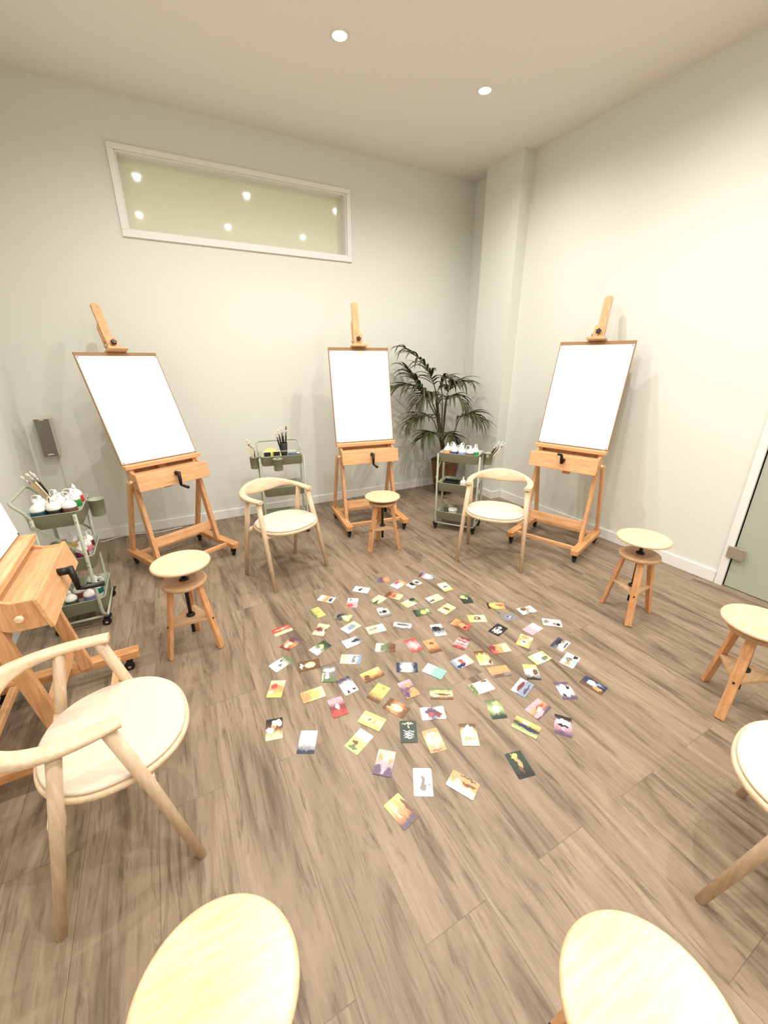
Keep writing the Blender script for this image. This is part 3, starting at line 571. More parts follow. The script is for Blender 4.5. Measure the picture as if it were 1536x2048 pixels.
 (1.436, 1.131, 0.33, 1, 'v', 'WSS', [(0.5, 0.35, 0.35, 0.14, 'M'), (0.5, 0.8, 0.35, 0.08, 'V')], 'pale blue picture card with magenta leaves'),
 (1.618, 1.01, -0.45, 0, 'v', 'VWV', [(0.5, 0.5, 0.32, 0.34, 'W'), (0.75, 0.3, 0.1, 0.08, 'K'), (0.3, 0.75, 0.1, 0.08, 'K')], 'violet bordered picture card with a white middle'),
 (1.779, 0.966, 0.19, 0, 'u', 'BNN', [(0.35, 0.75, 0.18, 0.2, 'O'), (0.6, 0.4, 0.25, 0.2, 'W'), (0.8, 0.7, 0.1, 0.15, 'S')], 'navy picture card with white splashes, outermost card on the right'),
 (0.531, 1.473, -0.09, 0, 'v', 'PMR', [(0.4, 0.15, 0.35, 0.1, 'P'), (0.5, 0.45, 0.12, 0.15, 'W'), (0.4, 0.75, 0.22, 0.15, 'R')], 'dark red picture card with a pink canopy and a red figure'),
 (0.222, 1.495, -0.26, 0, 'v', 'KBC', [(0.65, 0.25, 0.3, 0.16, 'W'), (0.25, 0.55, 0.22, 0.12, 'W'), (0.5, 0.4, 0.15, 0.1, 'O')], 'dark picture card with a white shape over a cream base, leftmost near the front'),
 (0.337, 1.355, -0.49, 0, 'v', 'WWN', [(0.5, 0.92, 0.5, 0.08, 'N')], 'white picture card with a navy strip along its lower edge'),
 (0.644, 1.319, 0.59, 0, 'u', 'YCY', [(0.5, 0.4, 0.1, 0.05, 'G'), (0.5, 0.65, 0.2, 0.05, 'O'), (0.8, 0.8, 0.05, 0.05, 'G')], 'pale yellow picture card with little green flecks'),
 (0.543, 1.248, -1.13, 0, 'v', 'WYL', [(0.4, 0.65, 0.2, 0.12, 'B'), (0.5, 0.85, 0.3, 0.08, 'G')], 'picture card with white sky above a yellow field'),
 (0.786, 1.33, 0.47, 0, 'v', 'BOB', [(0.5, 0.5, 0.25, 0.28, 'C'), (0.3, 0.25, 0.1, 0.15, 'Y')], 'dark brown picture card with a glowing orange lamp shape'),
 (0.595, 1.1, -0.7, 0, 'v', 'CPV', [(0.2, 0.35, 0.15, 0.14, 'O'), (0.85, 0.4, 0.13, 0.14, 'O'), (0.5, 0.7, 0.12, 0.25, 'P'), (0.15, 0.8, 0.15, 0.2, 'V'), (0.8, 0.8, 0.15, 0.2, 'V')], 'picture card with a cream sky over purple cliffs'),
 (0.693, 0.953, -0.52, 0, 'v', 'WWW', [(0.5, 0.5, 0.1, 0.25, 'E'), (0.5, 0.7, 0.18, 0.1, 'E'), (0.15, 0.6, 0.12, 0.02, 'E'), (0.85, 0.6, 0.12, 0.02, 'E')], 'white picture card with a tall grey figure in the middle'),
 (0.556, 0.896, 0.22, 0, 'v', 'YOB', [(0.3, 0.35, 0.1, 0.3, 'C'), (0.6, 0.4, 0.08, 0.35, 'O'), (0.9, 0.6, 0.1, 0.4, 'B'), (0.5, 0.9, 0.5, 0.1, 'V')], 'brown picture card with ochre ridges, nearest to the camera'),
 (0.767, 1.185, -0.48, 0, 'v', 'DDD', [(0.5, 0.14, 0.35, 0.03, 'C'), (0.5, 0.3, 0.05, 0.06, 'C'), (0.5, 0.5, 0.3, 0.03, 'W'), (0.5, 0.6, 0.3, 0.03, 'W'), (0.5, 0.7, 0.3, 0.03, 'W'), (0.5, 0.8, 0.28, 0.03, 'W')], 'dark green picture card with lines of pale lettering'),
 (0.844, 1.092, -0.21, 0, 'v', 'OCO', [(0.3, 0.4, 0.1, 0.3, 'W'), (0.6, 0.6, 0.15, 0.2, 'C'), (0.6, 0.2, 0.15, 0.1, 'W'), (0.4, 0.9, 0.3, 0.05, 'R')], 'orange and cream picture card like gathered fingers, left of the mirror card'),
 (0.926, 1.218, -0.4, 1, 'u', 'WVW', [(0.45, 0.45, 0.25, 0.3, 'V'), (0.4, 0.6, 0.1, 0.15, 'R'), (0.7, 0.6, 0.15, 0.2, 'M'), (0.95, 0.6, 0.04, 0.3, 'C')], 'white edged picture card with a crowd of purple and red shapes'),
 (1.003, 1.039, -0.51, 0, 'v', 'BCC', [(0.5, 0.32, 0.3, 0.27, 'W'), (0.5, 0.68, 0.35, 0.04, 'O'), (0.3, 0.88, 0.22, 0.1, 'C'), (0.75, 0.88, 0.2, 0.1, 'W')], 'brown picture card with a blank white framed panel'),
 (1.214, 1.093, -0.37, 0, 'v', 'GLD', [(0.55, 0.5, 0.25, 0.2, 'W'), (0.7, 0.2, 0.2, 0.1, 'L'), (0.4, 0.9, 0.4, 0.08, 'D')], 'dark green picture card with a white triangle'),
 (1.399, 0.994, 0.18, 1, 'v', 'POV', [(0.6, 0.45, 0.3, 0.1, 'R'), (0.5, 0.6, 0.2, 0.12, 'C'), (0.3, 0.8, 0.3, 0.15, 'P')], 'rosy picture card with an orange red streak'),
 (1.265, 0.944, 0.44, 0, 'u', 'LKY', [(0.45, 0.55, 0.15, 0.4, 'N'), (0.8, 0.4, 0.15, 0.12, 'C'), (0.9, 0.8, 0.1, 0.2, 'Y')], 'yellow green picture card with a dark serpent band'),
 (1.426, 0.868, -0.89, 0, 'v', 'KPV', [(0.5, 0.35, 0.38, 0.2, 'W'), (0.5, 0.5, 0.3, 0.06, 'K'), (0.5, 0.65, 0.12, 0.1, 'P')], 'dusky picture card with a black winged shape on white'),
 (1.099, 0.821, -0.24, 0, 'v', 'DDK', [(0.45, 0.18, 0.2, 0.12, 'Y'), (0.5, 0.45, 0.12, 0.22, 'O'), (0.45, 0.7, 0.1, 0.12, 'B')], 'dark teal picture card with a golden figure'),
 (0.829, 0.866, 0.49, 0, 'u', 'WOO', [(0.2, 0.6, 0.18, 0.3, 'W'), (0.6, 0.7, 0.1, 0.2, 'B'), (0.9, 0.6, 0.06, 0.3, 'B'), (0.5, 0.3, 0.15, 0.12, 'C')], 'orange desert picture card with a white left end'),
]
# ================================================================= trolleys
TZ = (.785, .49, .195)     # rim heights
def trolley(x, y, rz, label, handle=True):
    t = thing('tray_trolley', label, 'trolley', (x, y, 0), rz, 'sage green tray trolleys')
    W, D = .375, .265
    for z in TZ:
        n = 40; mb = MB()
        def ring(w, d, zz, r): return [(a, b, zz) for a, b in rrect(w, d, r, 10)]
        rings = [ring(W-.012, D-.012, z-.085, .032), ring(W-.004, D-.004, z-.004, .035), ring(W+.006, D+.006, z-.002, .038), ring(W+.006, D+.006, z+.001, .038), ring(W-.008, D-.008, z, .034), ring(W-.018, D-.018, z-.0825, .029)]
        vs = [p for r in rings for p in r]
        fs = [(i*n+j, i*n+(j+1) % n, (i+1)*n+(j+1) % n, (i+1)*n+j) for i in range(len(rings)-1) for j in range(n)]
        fs += [tuple(reversed(range(n))), tuple(5*n+j for j in range(n))]
        mb.add(vs, fs, True); mb.sm[-1] = mb.sm[-2] = False
        mb.build('tray', M['cart'], t)
    for s in (-1, 1):
        for q in (-1, 1):
            X = s*(W/2+.012)
            pts = [(X, q*.10, TZ[0]-.015), (X, q*.10, .13), (X, q*.103, .10), (s*(W/2+.004), q*.118, .066)]
            p_ = MB().tube(pts, .0105, 12).build('post', M['cart'], t)
            mb = MB()
            for z in TZ:
                for dz in (-.03, -.06): mb.lathe([(.004, 0), (.004, .003)], (X+s*.0105, q*.10, z+dz), 8, axis=(s, 0, 0))
            mb.build('rivet', M['chrome'], p_)
            caster(t, s*(W/2+.004), q*.122, .066)
        # diagonal brace on the short end
        MB().beam((s*(W/2+.026), .10, .735), (s*(W/2+.026), -.10, .52), .004, .014, side=(1, 0, 0)).build('brace', M['cart'], t)
    for q in (-1, 1):
        MB().tube([(-W/2-.004, q*.122, .068), (W/2+.004, q*.122, .068)], .008, 10).build('base_bar', M['cart'], t)
    for s in (-1, 1):
        MB().tube([(s*(W/2+.004), -.122, .068), (s*(W/2+.004), .122, .068)], .008, 10).build('base_bar', M['cart'], t)
    if handle:
        pts = [(-W/2-.012, .10, .72), (-W/2-.012, .102, .78), (-W/2-.012, .125, .82), (-W/2-.012, .16, .862), (-W/2+.008, .172, .876), (-W/2+.03, .174, .878),
               (W/2-.03, .174, .878), (W/2-.008, .172, .876), (W/2+.012, .16, .862), (W/2+.012, .125, .82), (W/2+.012, .102, .78), (W/2+.012, .10, .72)]
        MB().tube(pts, .0085, 12).build('handle', M['cart'], t)
    return t
CL = ((-.640, 3.0), PI/2); CM = ((.935, 3.80), -.130); CR = ((2.485, 3.045), -.930)
trolley(*CL[0], CL[1], 'sage green three tray trolley full of paint bottles, beside the left wall')
trolley(*CM[0], CM[1], 'sage green three tray trolley holding brushes and sponges, between left and centre easels')
trolley(*CR[0], CR[1], 'sage green three tray trolley with paint bottles, in front of the palm', False)

_mc = {}
def colmat(rgb, rough=.35):
    k = (rgb, rough)
    if k not in _mc: _mc[k] = plain('paint_%d_%d_%d' % rgb, rgb, rough)
    return _mc[k]
def bottle(cart, lx, ly, tray, rgb, label, group, s=1.0, hook=0.0, top=True, cat='paint bottle'):
    s *= 1.03
    z0 = TZ[tray]-.082
    lx = max(-.128, min(.128, lx)); ly = max(-.074, min(.074, ly))
    X, Y, _ = loc2w(cart[0], cart[1], (lx, ly, 0))
    t = thing('paint_bottle', label, cat, (X, Y, z0), hook, group)
    MB().lathe([(.033*s, 0), (.036*s, .003), (.036*s, .082*s), (.030*s, .098*s), (.018*s, .106*s), (.018*s, .108*s)], seg=24).build('body', colmat(rgb), t)
    MB().lathe([(.0362*s, .012*s), (.0362*s, .05*s)], seg=24, cap=False).build('label_band', colmat((214, 212, 206), .6), t)
    MB().lathe([(.0335*s, .088*s), (.034*s, .094*s), (.033*s, .104*s), (.024*s, .118*s), (.011*s, .128*s), (.008*s, .150*s), (.004*s, .156*s)], seg=24).build('cap', M['cap'], t)
    # strap with stopper looping beside the nozzle
    pts = [(.026*s*math.cos(a)+.020*s, 0, .128*s+.026*s*math.sin(a)) for a in [PI*(1.0-.125*k)-.25 for k in range(10)]]
    MB().tube(pts, .0032*s, 7).lathe([(.007*s, 0), (.007*s, .012*s)], pts[0], 10).build('cap_strap', M['cap'], t)
    return t
gl = 'paint bottles on the left trolley'
for lx, ly, c, lb, hk in [(-.128, .074, (22, 66, 74), 'teal paint bottle with white cap, front corner of the left trolley nearest the easel paper', .6),
    (-.128, -.002, (24, 20, 26), 'black paint bottle with white cap, middle of the front row on the left trolley top', 2.2),
    (-.124, -.0745, (98, 66, 54), 'brown paint bottle with white cap, front right on the left trolley top', 1.2),
    (-.045, .070, (216, 188, 96), 'yellow paint bottle with white cap, behind the teal and black bottles', 2.6),
    (-.045, -.025, (92, 72, 110), 'purple paint bottle with white cap, behind the black and brown bottles', .3),
    (.028, -.074, (34, 140, 60), 'bright green paint bottle with white cap, right side of the left trolley top', 2.9),
    (.042, .008, (224, 222, 214), 'white paint bottle with looped cap strap, centre back of the left trolley top', 2.4),
    (.118, -.074, (206, 42, 38), 'bright red paint bottle with white cap, far end of the left trolley top', 1.8)]:
    bottle(CL, lx, ly, 0, c, lb, gl, 1.05, hk)
for lx, ly, c, lb, hk in [(.100, -.075, (110, 22, 32), 'dark crimson paint bottle on the middle tray of the left trolley', 1.0),
    (.015, -.080, (222, 128, 140), 'pink paint bottle on the middle tray of the left trolley', 2.2),
    (-.070, -.060, (128, 40, 78), 'magenta paint bottle half hidden by the post of the left trolley', .5),
    (.128, .012, (230, 196, 110), 'pale yellow paint bottle at the far end of the left trolley middle tray', 2.0)]:
    bottle(CL, lx, ly, 1, c, lb, 'paint bottles on the middle tray of the left trolley', .92, hk)
for lx, ly, c, lb, hk in [(.095, -.040, (24, 24, 26), 'black paint bottle at the far end of the left trolley bottom tray', 2.6),
    (-.020, -.085, (20, 92, 86), 'dark turquoise paint bottle on the bottom tray of the left trolley', .4),
    (-.115, -.045, (112, 112, 156), 'lavender blue paint bottle on the bottom tray, behind the crank', 1.4),
    (-.130, .050, (66, 72, 56), 'dark olive paint bottle on the bottom tray, nearest the left easel', 2.0),
    (-.030, .020, (140, 74, 52), 'rust brown paint bottle amid the left trolley bottom tray', 2.8)]:
    bottle(CL, lx, ly, 2, c, lb, 'paint bottles on the bottom tray of the left trolley', .95, hk)
bw = MB().lathe([(.03, 0), (.048, .02), (.058, .088), (.060, .092), (.055, .088), (.044, .024), (.01, .008)], seg=32).build('mixing_bowl', colmat((48, 58, 40)))
X, Y, _ = loc2w(CL[0], CL[1], (-.06, .052, 0)); tag(place(bw, (X, Y, TZ[1]-.082)), 'dark green mixing bowl on the middle tray of the left trolley', 'bowl')
for lx, ly, c, lb, hk in [(-.128, -.040, (226, 158, 88), 'orange paint bottle at the left end of the right trolley top', .9),
    (-.088, .030, (236, 186, 110), 'pale orange paint bottle in the second row of the right trolley top', 1.6),
    (-.054, -.060, (60, 52, 130), 'dark violet blue paint bottle on the right trolley top', 2.2),
    (-.010, .014, (168, 40, 66), 'raspberry red paint bottle in the second row of the right trolley top', .3),
    (.022, -.072, (120, 148, 204), 'light blue paint bottle on the right trolley top', 2.6),
    (.100, -.074, (96, 78, 80), 'grey brown paint bottle on the right trolley top, left of the green one', 2.0),
    (.128, -.002, (20, 150, 70), 'green paint bottle at the right end of the right trolley top', .4)]:
    bottle(CR, lx, ly, 0, c, lb, 'paint bottles on the top of the right trolley', 1.0, hk)
bottle(CR, .05, -.055, 1, (214, 196, 190), 'lone pale paint bottle on the middle tray of the right trolley', 'paint bottles on the middle tray of the right trolley', .9, 1.0)
def onc(o, cart, lx, ly, z, label, cat, rot=0, group=None):
    X, Y, _ = loc2w(cart[0], cart[1], (lx, ly, 0)); place(o, (X, Y, z), cart[1]+rot); return tag(o, label, cat, group)
o = bpy.data.objects.new('storage_box', None); C.objects.link(o)
MB().box(-.075, .075, -.05, .05, 0, .004).box(-.075, -.071, -.05, .05, .004, .075).box(.071, .075, -.05, .05, .004, .075).box(-.071, .071, -.05, -.046, .004, .075).box(-.071, .071, .046, .05, .004, .075).build('body', colmat((44, 46, 44)), o, bevel=.003)
MB().box(-.06, .06, -.035, .035, .006, .05).build('contents', colmat((74, 76, 74)), o, bevel=.004)
onc(o, CR, -.085, .02, TZ[1]-.082, 'open dark grey box on the middle tray of the right trolley', 'box')
o = bpy.data.objects.new('lidded_pot', None); C.objects.link(o)
MB().lathe([(.036, 0), (.040, .003), (.042, .085)], seg=28).build('body', colmat((196, 186, 172), .4), o)
MB().lathe([(.044, .08), (.045, .083), (.045, .094), (.042, .097)], seg=28).build('lid', M['cap'], o)
onc(o, CR, -.04, -.045, TZ[2]-.082, 'beige pot with white lid on the bottom tray of the right trolley', 'pot')
o = bpy.data.objects.new('metal_bucket', None); C.objects.link(o)
MB().lathe([(.042, 0), (.055, .09), (.057, .09), (.054, .088), (.04, .004)], seg=28).build('body', M['steel'], o)
MB().tube([(.056*math.cos(a), .0, .088+.05*math.sin(a)) for a in [PI*k/10 for k in range(11)]], .0018, 6).build('bail_handle', M['steel'], o)
onc(o, CR, -.105, .045, TZ[2]-.082, 'small metal bucket at the left end of the right trolley bottom tray', 'bucket')
# middle trolley: sponges in their yellow tub, black block pair, paint set
o = bpy.data.objects.new('sponge_tub', None); C.objects.link(o)
MB().lathe([(.050, 0), (.052, .002), (.060, .092), (.054, .108), (.034, .120), (.004, .124)], seg=32).build('body', colmat((236, 222, 110)), o)
onc(o, CM, -.085, .04, TZ[0]-.082, 'rounded yellow tub standing behind the two black blocks', 'tub')
for k, lb in ((-.128, 'left one of two black striped blocks in pale frames on the middle trolley'), (-.045, 'right one of two black striped blocks in pale frames on the middle trolley')):
    o = bpy.data.objects.new('charcoal_pack', None); C.objects.link(o)
    MB().box(-.036, .036, -.012, .012, 0, .122).build('frame', colmat((228, 216, 160)), o, bevel=.006)
    mb = MB()
    for q in range(4): mb.box(-.029, .029, -.0185, -.0125, .080+q*.0095, .088+q*.0095)
    mb.build('blocks', colmat((26, 26, 28)), o, bevel=.001)
    onc(o, CM, k, -.085, TZ[0]-.080, lb, 'art supply pack', 0, 'black block packs')
o = bpy.data.objects.new('paint_set', None); C.objects.link(o)
MB().box(-.055, .055, -.04, .04, 0, .045).build('case', colmat((66, 76, 92)), o, bevel=.004)
MB().box(-.048, .02, -.034, .034, .0455, .049).build('lid_panel', colmat((96, 106, 122)), o)
MB().box(.024, .048, -.03, .012, .0455, .05).build('white_tab', M['cap'], o)
onc(o, CM, .125, -.02, TZ[0]-.05, 'slate blue flat case at the right end of the middle trolley top', 'case')
MB().box(-.05, .05, -.035, .035, -.032, -.0005).build('inner_tray', colmat((90, 100, 84)), o)

# cups hooked on the trolley rims
def cup(x, y, z, rz, label, tilt=0, s=1.0):
    t = thing('hanging_cup', label, 'cup', (x, y, z), rz, 'sage cups hooked on trolleys')
    t.rotation_euler = (tilt, 0, rz)
    MB().lathe([(.037*s, -.105*s), (.039*s, -.103*s), (.043*s, 0), (.045*s, 0), (.045*s, .003), (.0415*s, .003), (.036*s, -.10*s)], seg=32).build('body', M['cup'], t)
    MB().box(-.012, .012, .038*s, .055*s, -.002, .004).box(-.012, .012, .052*s, .055*s, -.03, .004).build('hook', M['cup'], t)
    return t
cup(-.455, 3.03, .782, -PI/2+PI, 'empty sage cup hooked on the right side of the left trolley')
cup(.860, 3.615, .775, -.13, 'sage cup hooked on the front of the middle trolley')
cup(.690, 3.790, .775, -1.70, 'sage cup holding pale brushes, hooked on the left end of the middle trolley')
cup(2.660, 2.865, .785, 2.2-.93+1.0, 'sage cup full of brushes, hooked on the right end of the right trolley', .0)
# brush pouch + brushes
o = bpy.data.objects.new('brush_pouch', None); C.objects.link(o)
MB().lathe([(.024, 0), (.026, .002), (.028, .07), (.034, .19), (.031, .19), (.024, .01)], seg=20).build('body', colmat((22, 21, 22), .7), o)
MB().lathe([(.0305, .108), (.0318, .114), (.032, .122)], seg=20, cap=False).build('silver_band', M['ferrule'], o)
X, Y, _ = loc2w(CM[0], CM[1], (.03, -.05, 0)); tag(place(o, (X, Y, TZ[0]-.082)), 'black brush roll with a silver band standing on the middle trolley', 'brush holder')
PX_, PY_ = X, Y
def brush(p, q, hc, label, group, fer=.035, br=.03, w=.0045, flat=.4, brown=False, w2=None):
    """handle end p, bristle tip q"""
    p, q = Vector(p), Vector(q); L_ = (q-p).length; d = (q-p)/L_; w2 = w2 or w*1.5
    t = thing('paint_brush', label, 'brush', tuple(p), 0, group)
    e = d*(L_-fer-br); f = d*(L_-br)
    MB().tube([(0, 0, 0), e*.5, e*.9, e], [w*.55, w*.8, w, w*.8], 8).build('handle', hc, t)
    MB().tube([e, e.lerp(f, .5), f], [w*.95, w*1.1, w2*.9], 10).build('ferrule', M['ferrule'], t)
    MB().tube([f, f+d*br*.6, d*L_], [w2*.9, w2*1.05, w2*.45], 8, flat=flat).build('bristles', M['bristle_brown' if brown else 'bristle'], t)
hb = colmat((24, 22, 22)); hl = colmat((236, 222, 188)); ho = colmat((214, 150, 84)); hd = colmat((96, 52, 38))
Z0 = TZ[0]-.07
for k, (dx, dy, h, bc, lb) in enumerate([(-.062, .01, .99, 0, 'black handled brush leaning furthest left in the black roll'), (-.045, -.02, 1.02, 0, 'black handled brush, second from the left in the black roll'),
    (-.030, .02, .97, 0, 'black handled brush, third from the left in the black roll'), (-.008, .0, 1.03, 0, 'slim black handled brush in the middle of the black roll'),
    (.006, .015, 1.0, 0, 'black handled brush with dark tip, right of the middle in the black roll'), (.034, -.01, 1.045, 1, 'wide flat brush with brown bristles at the right of the black roll')]):
    brush((PX_+dx*.15, PY_+dy*.3, Z0), (PX_+dx, PY_+dy, h), hb, lb, 'brushes in the black roll', brown=bc, w=.0075, br=.04 if bc else .03, w2=.013 if bc else None, flat=.35)
for k, (dx, dy, h, c, lb) in enumerate([(-.050, .0, .945, hl, 'cream handled brush leaning furthest left in the left cup of the middle trolley'), (-.040, .02, .93, hl, 'cream handled brush, second from left in the left cup of the middle trolley'),
    (-.024, -.01, .925, hl, 'thick cream handled brush in the middle of that left cup'), (-.010, .02, .90, hl, 'short cream brush behind the others in that left cup'),
    (.004, -.015, .885, hd, 'dark handled short brush at the right of that left cup')]):
    brush((.692+dx*.2, 3.790+dy*.3, .70), (.692+dx, 3.79+dy, h), c, lb, 'brushes in the left cup of the middle trolley', w=.0055)
for k, (dx, dy, h, c, lb) in enumerate([(.055, -.035, .875, hd, 'dark handled brush furthest left in the right trolley cup'), (.066, -.055, .89, hb, 'black handled brush, second from left in the right trolley cup'),
    (.080, -.05, .905, hl, 'cream handled tall brush in the middle of the right trolley cup'), (.085, -.08, .885, hb, 'black handled brush in the right half of the right trolley cup'),
    (.100, -.07, .90, hl, 'cream handled brush with round white tip in the right trolley cup'), (.105, -.10, .895, hl, 'cream handled brush leaning furthest right in the right trolley cup'),
    (.090, -.03, .87, hl, 'short cream brush at the back of the right trolley cup')]):
    brush((2.650+dx*.05, 2.875+dy*.1, .70), (2.66+dx, 2.865+dy, h), c, lb, 'brushes in the right trolley cup', w=.005, w2=.009)
X, Y, _ = loc2w(CL[0], CL[1], (.145, .045, 0))
jr = MB().lathe([(.028, 0), (.030, .002), (.031, .085), (.028, .085), (.027, .004)], seg=20).build('brush_jar', colmat((60, 52, 44)))
tag(place(jr, (X, Y, TZ[0]-.082)), 'dark brush jar at the far end of the left trolley top, behind the bottles', 'jar')
for k, (dx, dy, h, c, lb) in enumerate([(-.135, .01, .945, ho, 'orange handled brush with fan of white bristles leaning furthest left in the brush jar'), (-.112, .02, .955, ho, 'orange handled brush, second from left in the brush jar'),
    (-.100, .00, .962, hl, 'pale handled brush in the middle of the brush jar'), (-.088, .02, .966, hb, 'black handled brush right of the middle in the brush jar'), (-.074, .01, .955, hb, 'short black handled brush, furthest right in the brush jar')]):
    brush((X+.015+k*.002, Y-.004*k+.008, Z0), (X+dx, Y+dy+.03, h), c, lb, 'brushes in the brush jar', w=.0045, w2=.009 if k == 0 else None)

# ================================================================= palm in its wicker basket
PB = (3.035, 4.03)
t = thing('wicker_basket', 'round brown wicker plant basket on casters in the corner', 'basket', (*PB, 0))
MB().lathe([(.120, .065), (.128, .07), (.150, .25), (.172, .42), (.178, .435), (.172, .445), (.163, .435), (.150, .38), (.02, .375)], seg=48).build('body', M['wicker'], t)
MB().lathe([(.150, .382), (.08, .392), (.01, .396)], seg=32, cap=False).build('soil', M['soil'], t)
for k in range(4):
    a = PI/4+k*PI/2+.3; caster(t, .085*math.cos(a), .085*math.sin(a), .066, r=.022)
t = thing('kentia_palm', 'tall green palm with arching feathery fronds, growing from the wicker basket', 'plant', (*PB, .39))
def rel(p): return (p[0]-PB[0], p[1]-PB[1], p[2]-.39)
TR = [(3.035, 4.03, .385), (3.02, 4.07, .59), (2.99, 4.09, .75), (2.96, 4.12, .97), (2.93, 4.14, 1.25)]
MB().tube([rel(p) for p in smooth_path(TR, 5)], [.030]*6+[.028]*5+[.024]*5+[.016]*4+[.010], 12).build('trunk', M['stem'], t)
FR = [
 ([(2.93, 4.13, 1.10), (2.92, 4.12, 1.22), (2.86, 4.1, 1.35), (2.79, 4.09, 1.46), (2.66, 4.11, 1.62), (2.47, 4.13, 1.74)], .30, .38),
 ([(2.95, 4.1, 0.93), (2.84, 4.11, 1.09), (2.73, 4.07, 1.23), (2.56, 4.06, 1.33), (2.34, 4.09, 1.33)], .36, .42),
 ([(2.95, 4.1, 0.93), (2.87, 4.13, 1.14), (2.77, 4.14, 1.26), (2.66, 4.17, 1.38), (2.53, 4.18, 1.52)], .28, .5),
 ([(3.0, 4.06, 0.60), (3.05, 4.09, 1.05), (3.06, 4.08, 1.25), (3.08, 4.0, 1.36), (3.16, 3.84, 1.38)], .27, .5),
 ([(2.94, 4.08, 0.98), (2.89, 4.05, 1.16), (2.77, 4.01, 1.25), (2.66, 3.98, 1.23), (2.55, 3.96, 1.15)], .25, .35),
 ([(2.98, 4.04, 0.60), (2.96, 3.99, 1.07), (2.95, 3.93, 1.19), (3.0, 3.83, 1.22), (3.05, 3.74, 1.14)], .25, .4),
 ([(3.04, 4.00, 0.48), (3.06, 3.90, 0.82), (3.07, 3.82, 0.98), (3.12, 3.71, 1.03), (3.17, 3.60, .99)], .28, .5),
 ([(2.98, 4.06, 0.66), (2.87, 4.05, 0.89), (2.74, 4.01, 1.00), (2.60, 4.0, 1.00), (2.48, 4.0, 0.94)], .28, .38),
 ([(2.98, 4.06, 0.66), (2.86, 3.99, 0.77), (2.75, 3.95, 0.81), (2.66, 3.91, 0.80), (2.58, 3.88, 0.77)], .22, .3),
 ([(2.99, 4.06, 0.66), (2.97, 3.96, 0.78), (2.96, 3.87, 0.79), (2.96, 3.80, 0.76), (2.96, 3.75, 0.71)], .20, .3),
 ([(3.0, 4.08, 0.70), (3.02, 4.13, 1.17), (3.01, 4.16, 1.32), (3.04, 4.12, 1.40), (3.09, 4.03, 1.38)], .24, .5),
]
rnd = random.Random(5)
for pts, LL, st in FR:
    path = [Vector(rel(p)) for p in smooth_path(pts, 8)]; n = len(path)
    fr = MB().tube(path, [.0075-.0055*i/(n-1) for i in range(n)], 8).build('frond', M['petiole'], t)
    mb = MB()
    i0 = int(n*st); NL = 12
    for k in range(NL):
        f = i0+(n-2-i0)*k/(NL-1); i = int(f); p = path[i].lerp(path[i+1], f-i); d = (path[min(i+2, n-1)]-path[max(i-1, 0)]).normalized()
        sd = d.cross(Vector((0, 0, 1))); sd = sd.normalized() if sd.length > .05 else Vector((1, 0, 0))
        u = k/(NL-1); ln = 1.18*LL*(.62+.38*math.sin(PI*(.15+.75*u)))
        for s in (-1, 1):
            dr = (d*(.45+.6*u)+sd*s*(.9-.4*u)+Vector((rnd.uniform(-.12, .12), rnd.uniform(-.12, .12), .26-.1*u+rnd.uniform(-.1, .12)))).normalized()
            wd = .0165*(1 if u < .9 else .8)*rnd.uniform(.85, 1.15); q = p.copy(); vs = []; m_ = 7; dd = dr.copy(); l2 = ln*rnd.uniform(.88, 1.08)
            droop = rnd.uniform(.10, .34)
            for j in range(m_+1):
                tt_ = j/m_; wj = wd*math.sin(PI*min(1, .12+.88*tt_)**.7)**.8 if j < m_ else .0004
                if j == 0: wj = wd*.35
                pr = dd.cross(Vector((0, 0, 1))); pr = pr.normalized() if pr.length > .1 else d
                vs += [q-pr*wj, q+Vector((0, 0, -wj*.5)), q+pr*wj]
                q = q+dd*l2/m_; dd = (dd+Vector((0, 0, -droop*(1+1.1*tt_)))).normalized()
            # keep every leaflet clear of the walls
            vs = [Vector((min(v.x, 3.40-PB[0]), min(v.y, 4.41-PB[1]), max(v.z, .02))) for v in vs]
            fs = []
            for j in range(m_): fs += [(3*j, 3*j+1, 3*j+4, 3*j+3), (3*j+1, 3*j+2, 3*j+5, 3*j+4)]
            mb.add(vs, fs, True)
    mb.build('leaflets', M['leaf'], fr)

# ================================================================= wall speaker and cable
t = thing('wall_speaker', 'small grey loudspeaker mounted on the back wall above the left trolley', 'speaker', (-.875, YB, 1.0))
MB().box(-.055, .055, -.085, -.008, -.165, .160).build('cabinet', M['shell'], t, bevel=.006)
MB().box(-.050, .050, -.090, -.0852, -.160, .152).build('grille', M['grille'], t, bevel=.002)
MB().box(-.02, .02, -.0925, -.0902, -.146, -.137).box(-.016, .016, -.0925, -.0902, .142, .149).build('badge', M['cap'], t)
MB().box(-.02, .02, -.008, -.0005, -.05, .05).build('bracket', M['shell'], t)
mb = MB().tube(smooth_path([(-.855, YB-.03, .845), (-.850, YB-.012, .78), (-.845, YB-.006, .70), (-.85, YB-.006, .45), (-.85, YB-.006, .12)], 6), .0025, 6)
tag(mb.build('speaker_cable', M['shell']), 'thin pale cable running down the wall from the speaker', 'cable')
mb = MB().tube(smooth_path([(-.80, YB-.05, .006), (-.68, YB-.10, .006), (-.56, YB-.05, .006), (-.40, YB-.04, .006), (-.2, YB-.1, .006), (.0, YB-.06, .006)], 8), .0045, 8)
tag(mb.build('floor_cable', M['cap']), 'white cable lying along the baseboard behind the left easel', 'cable')

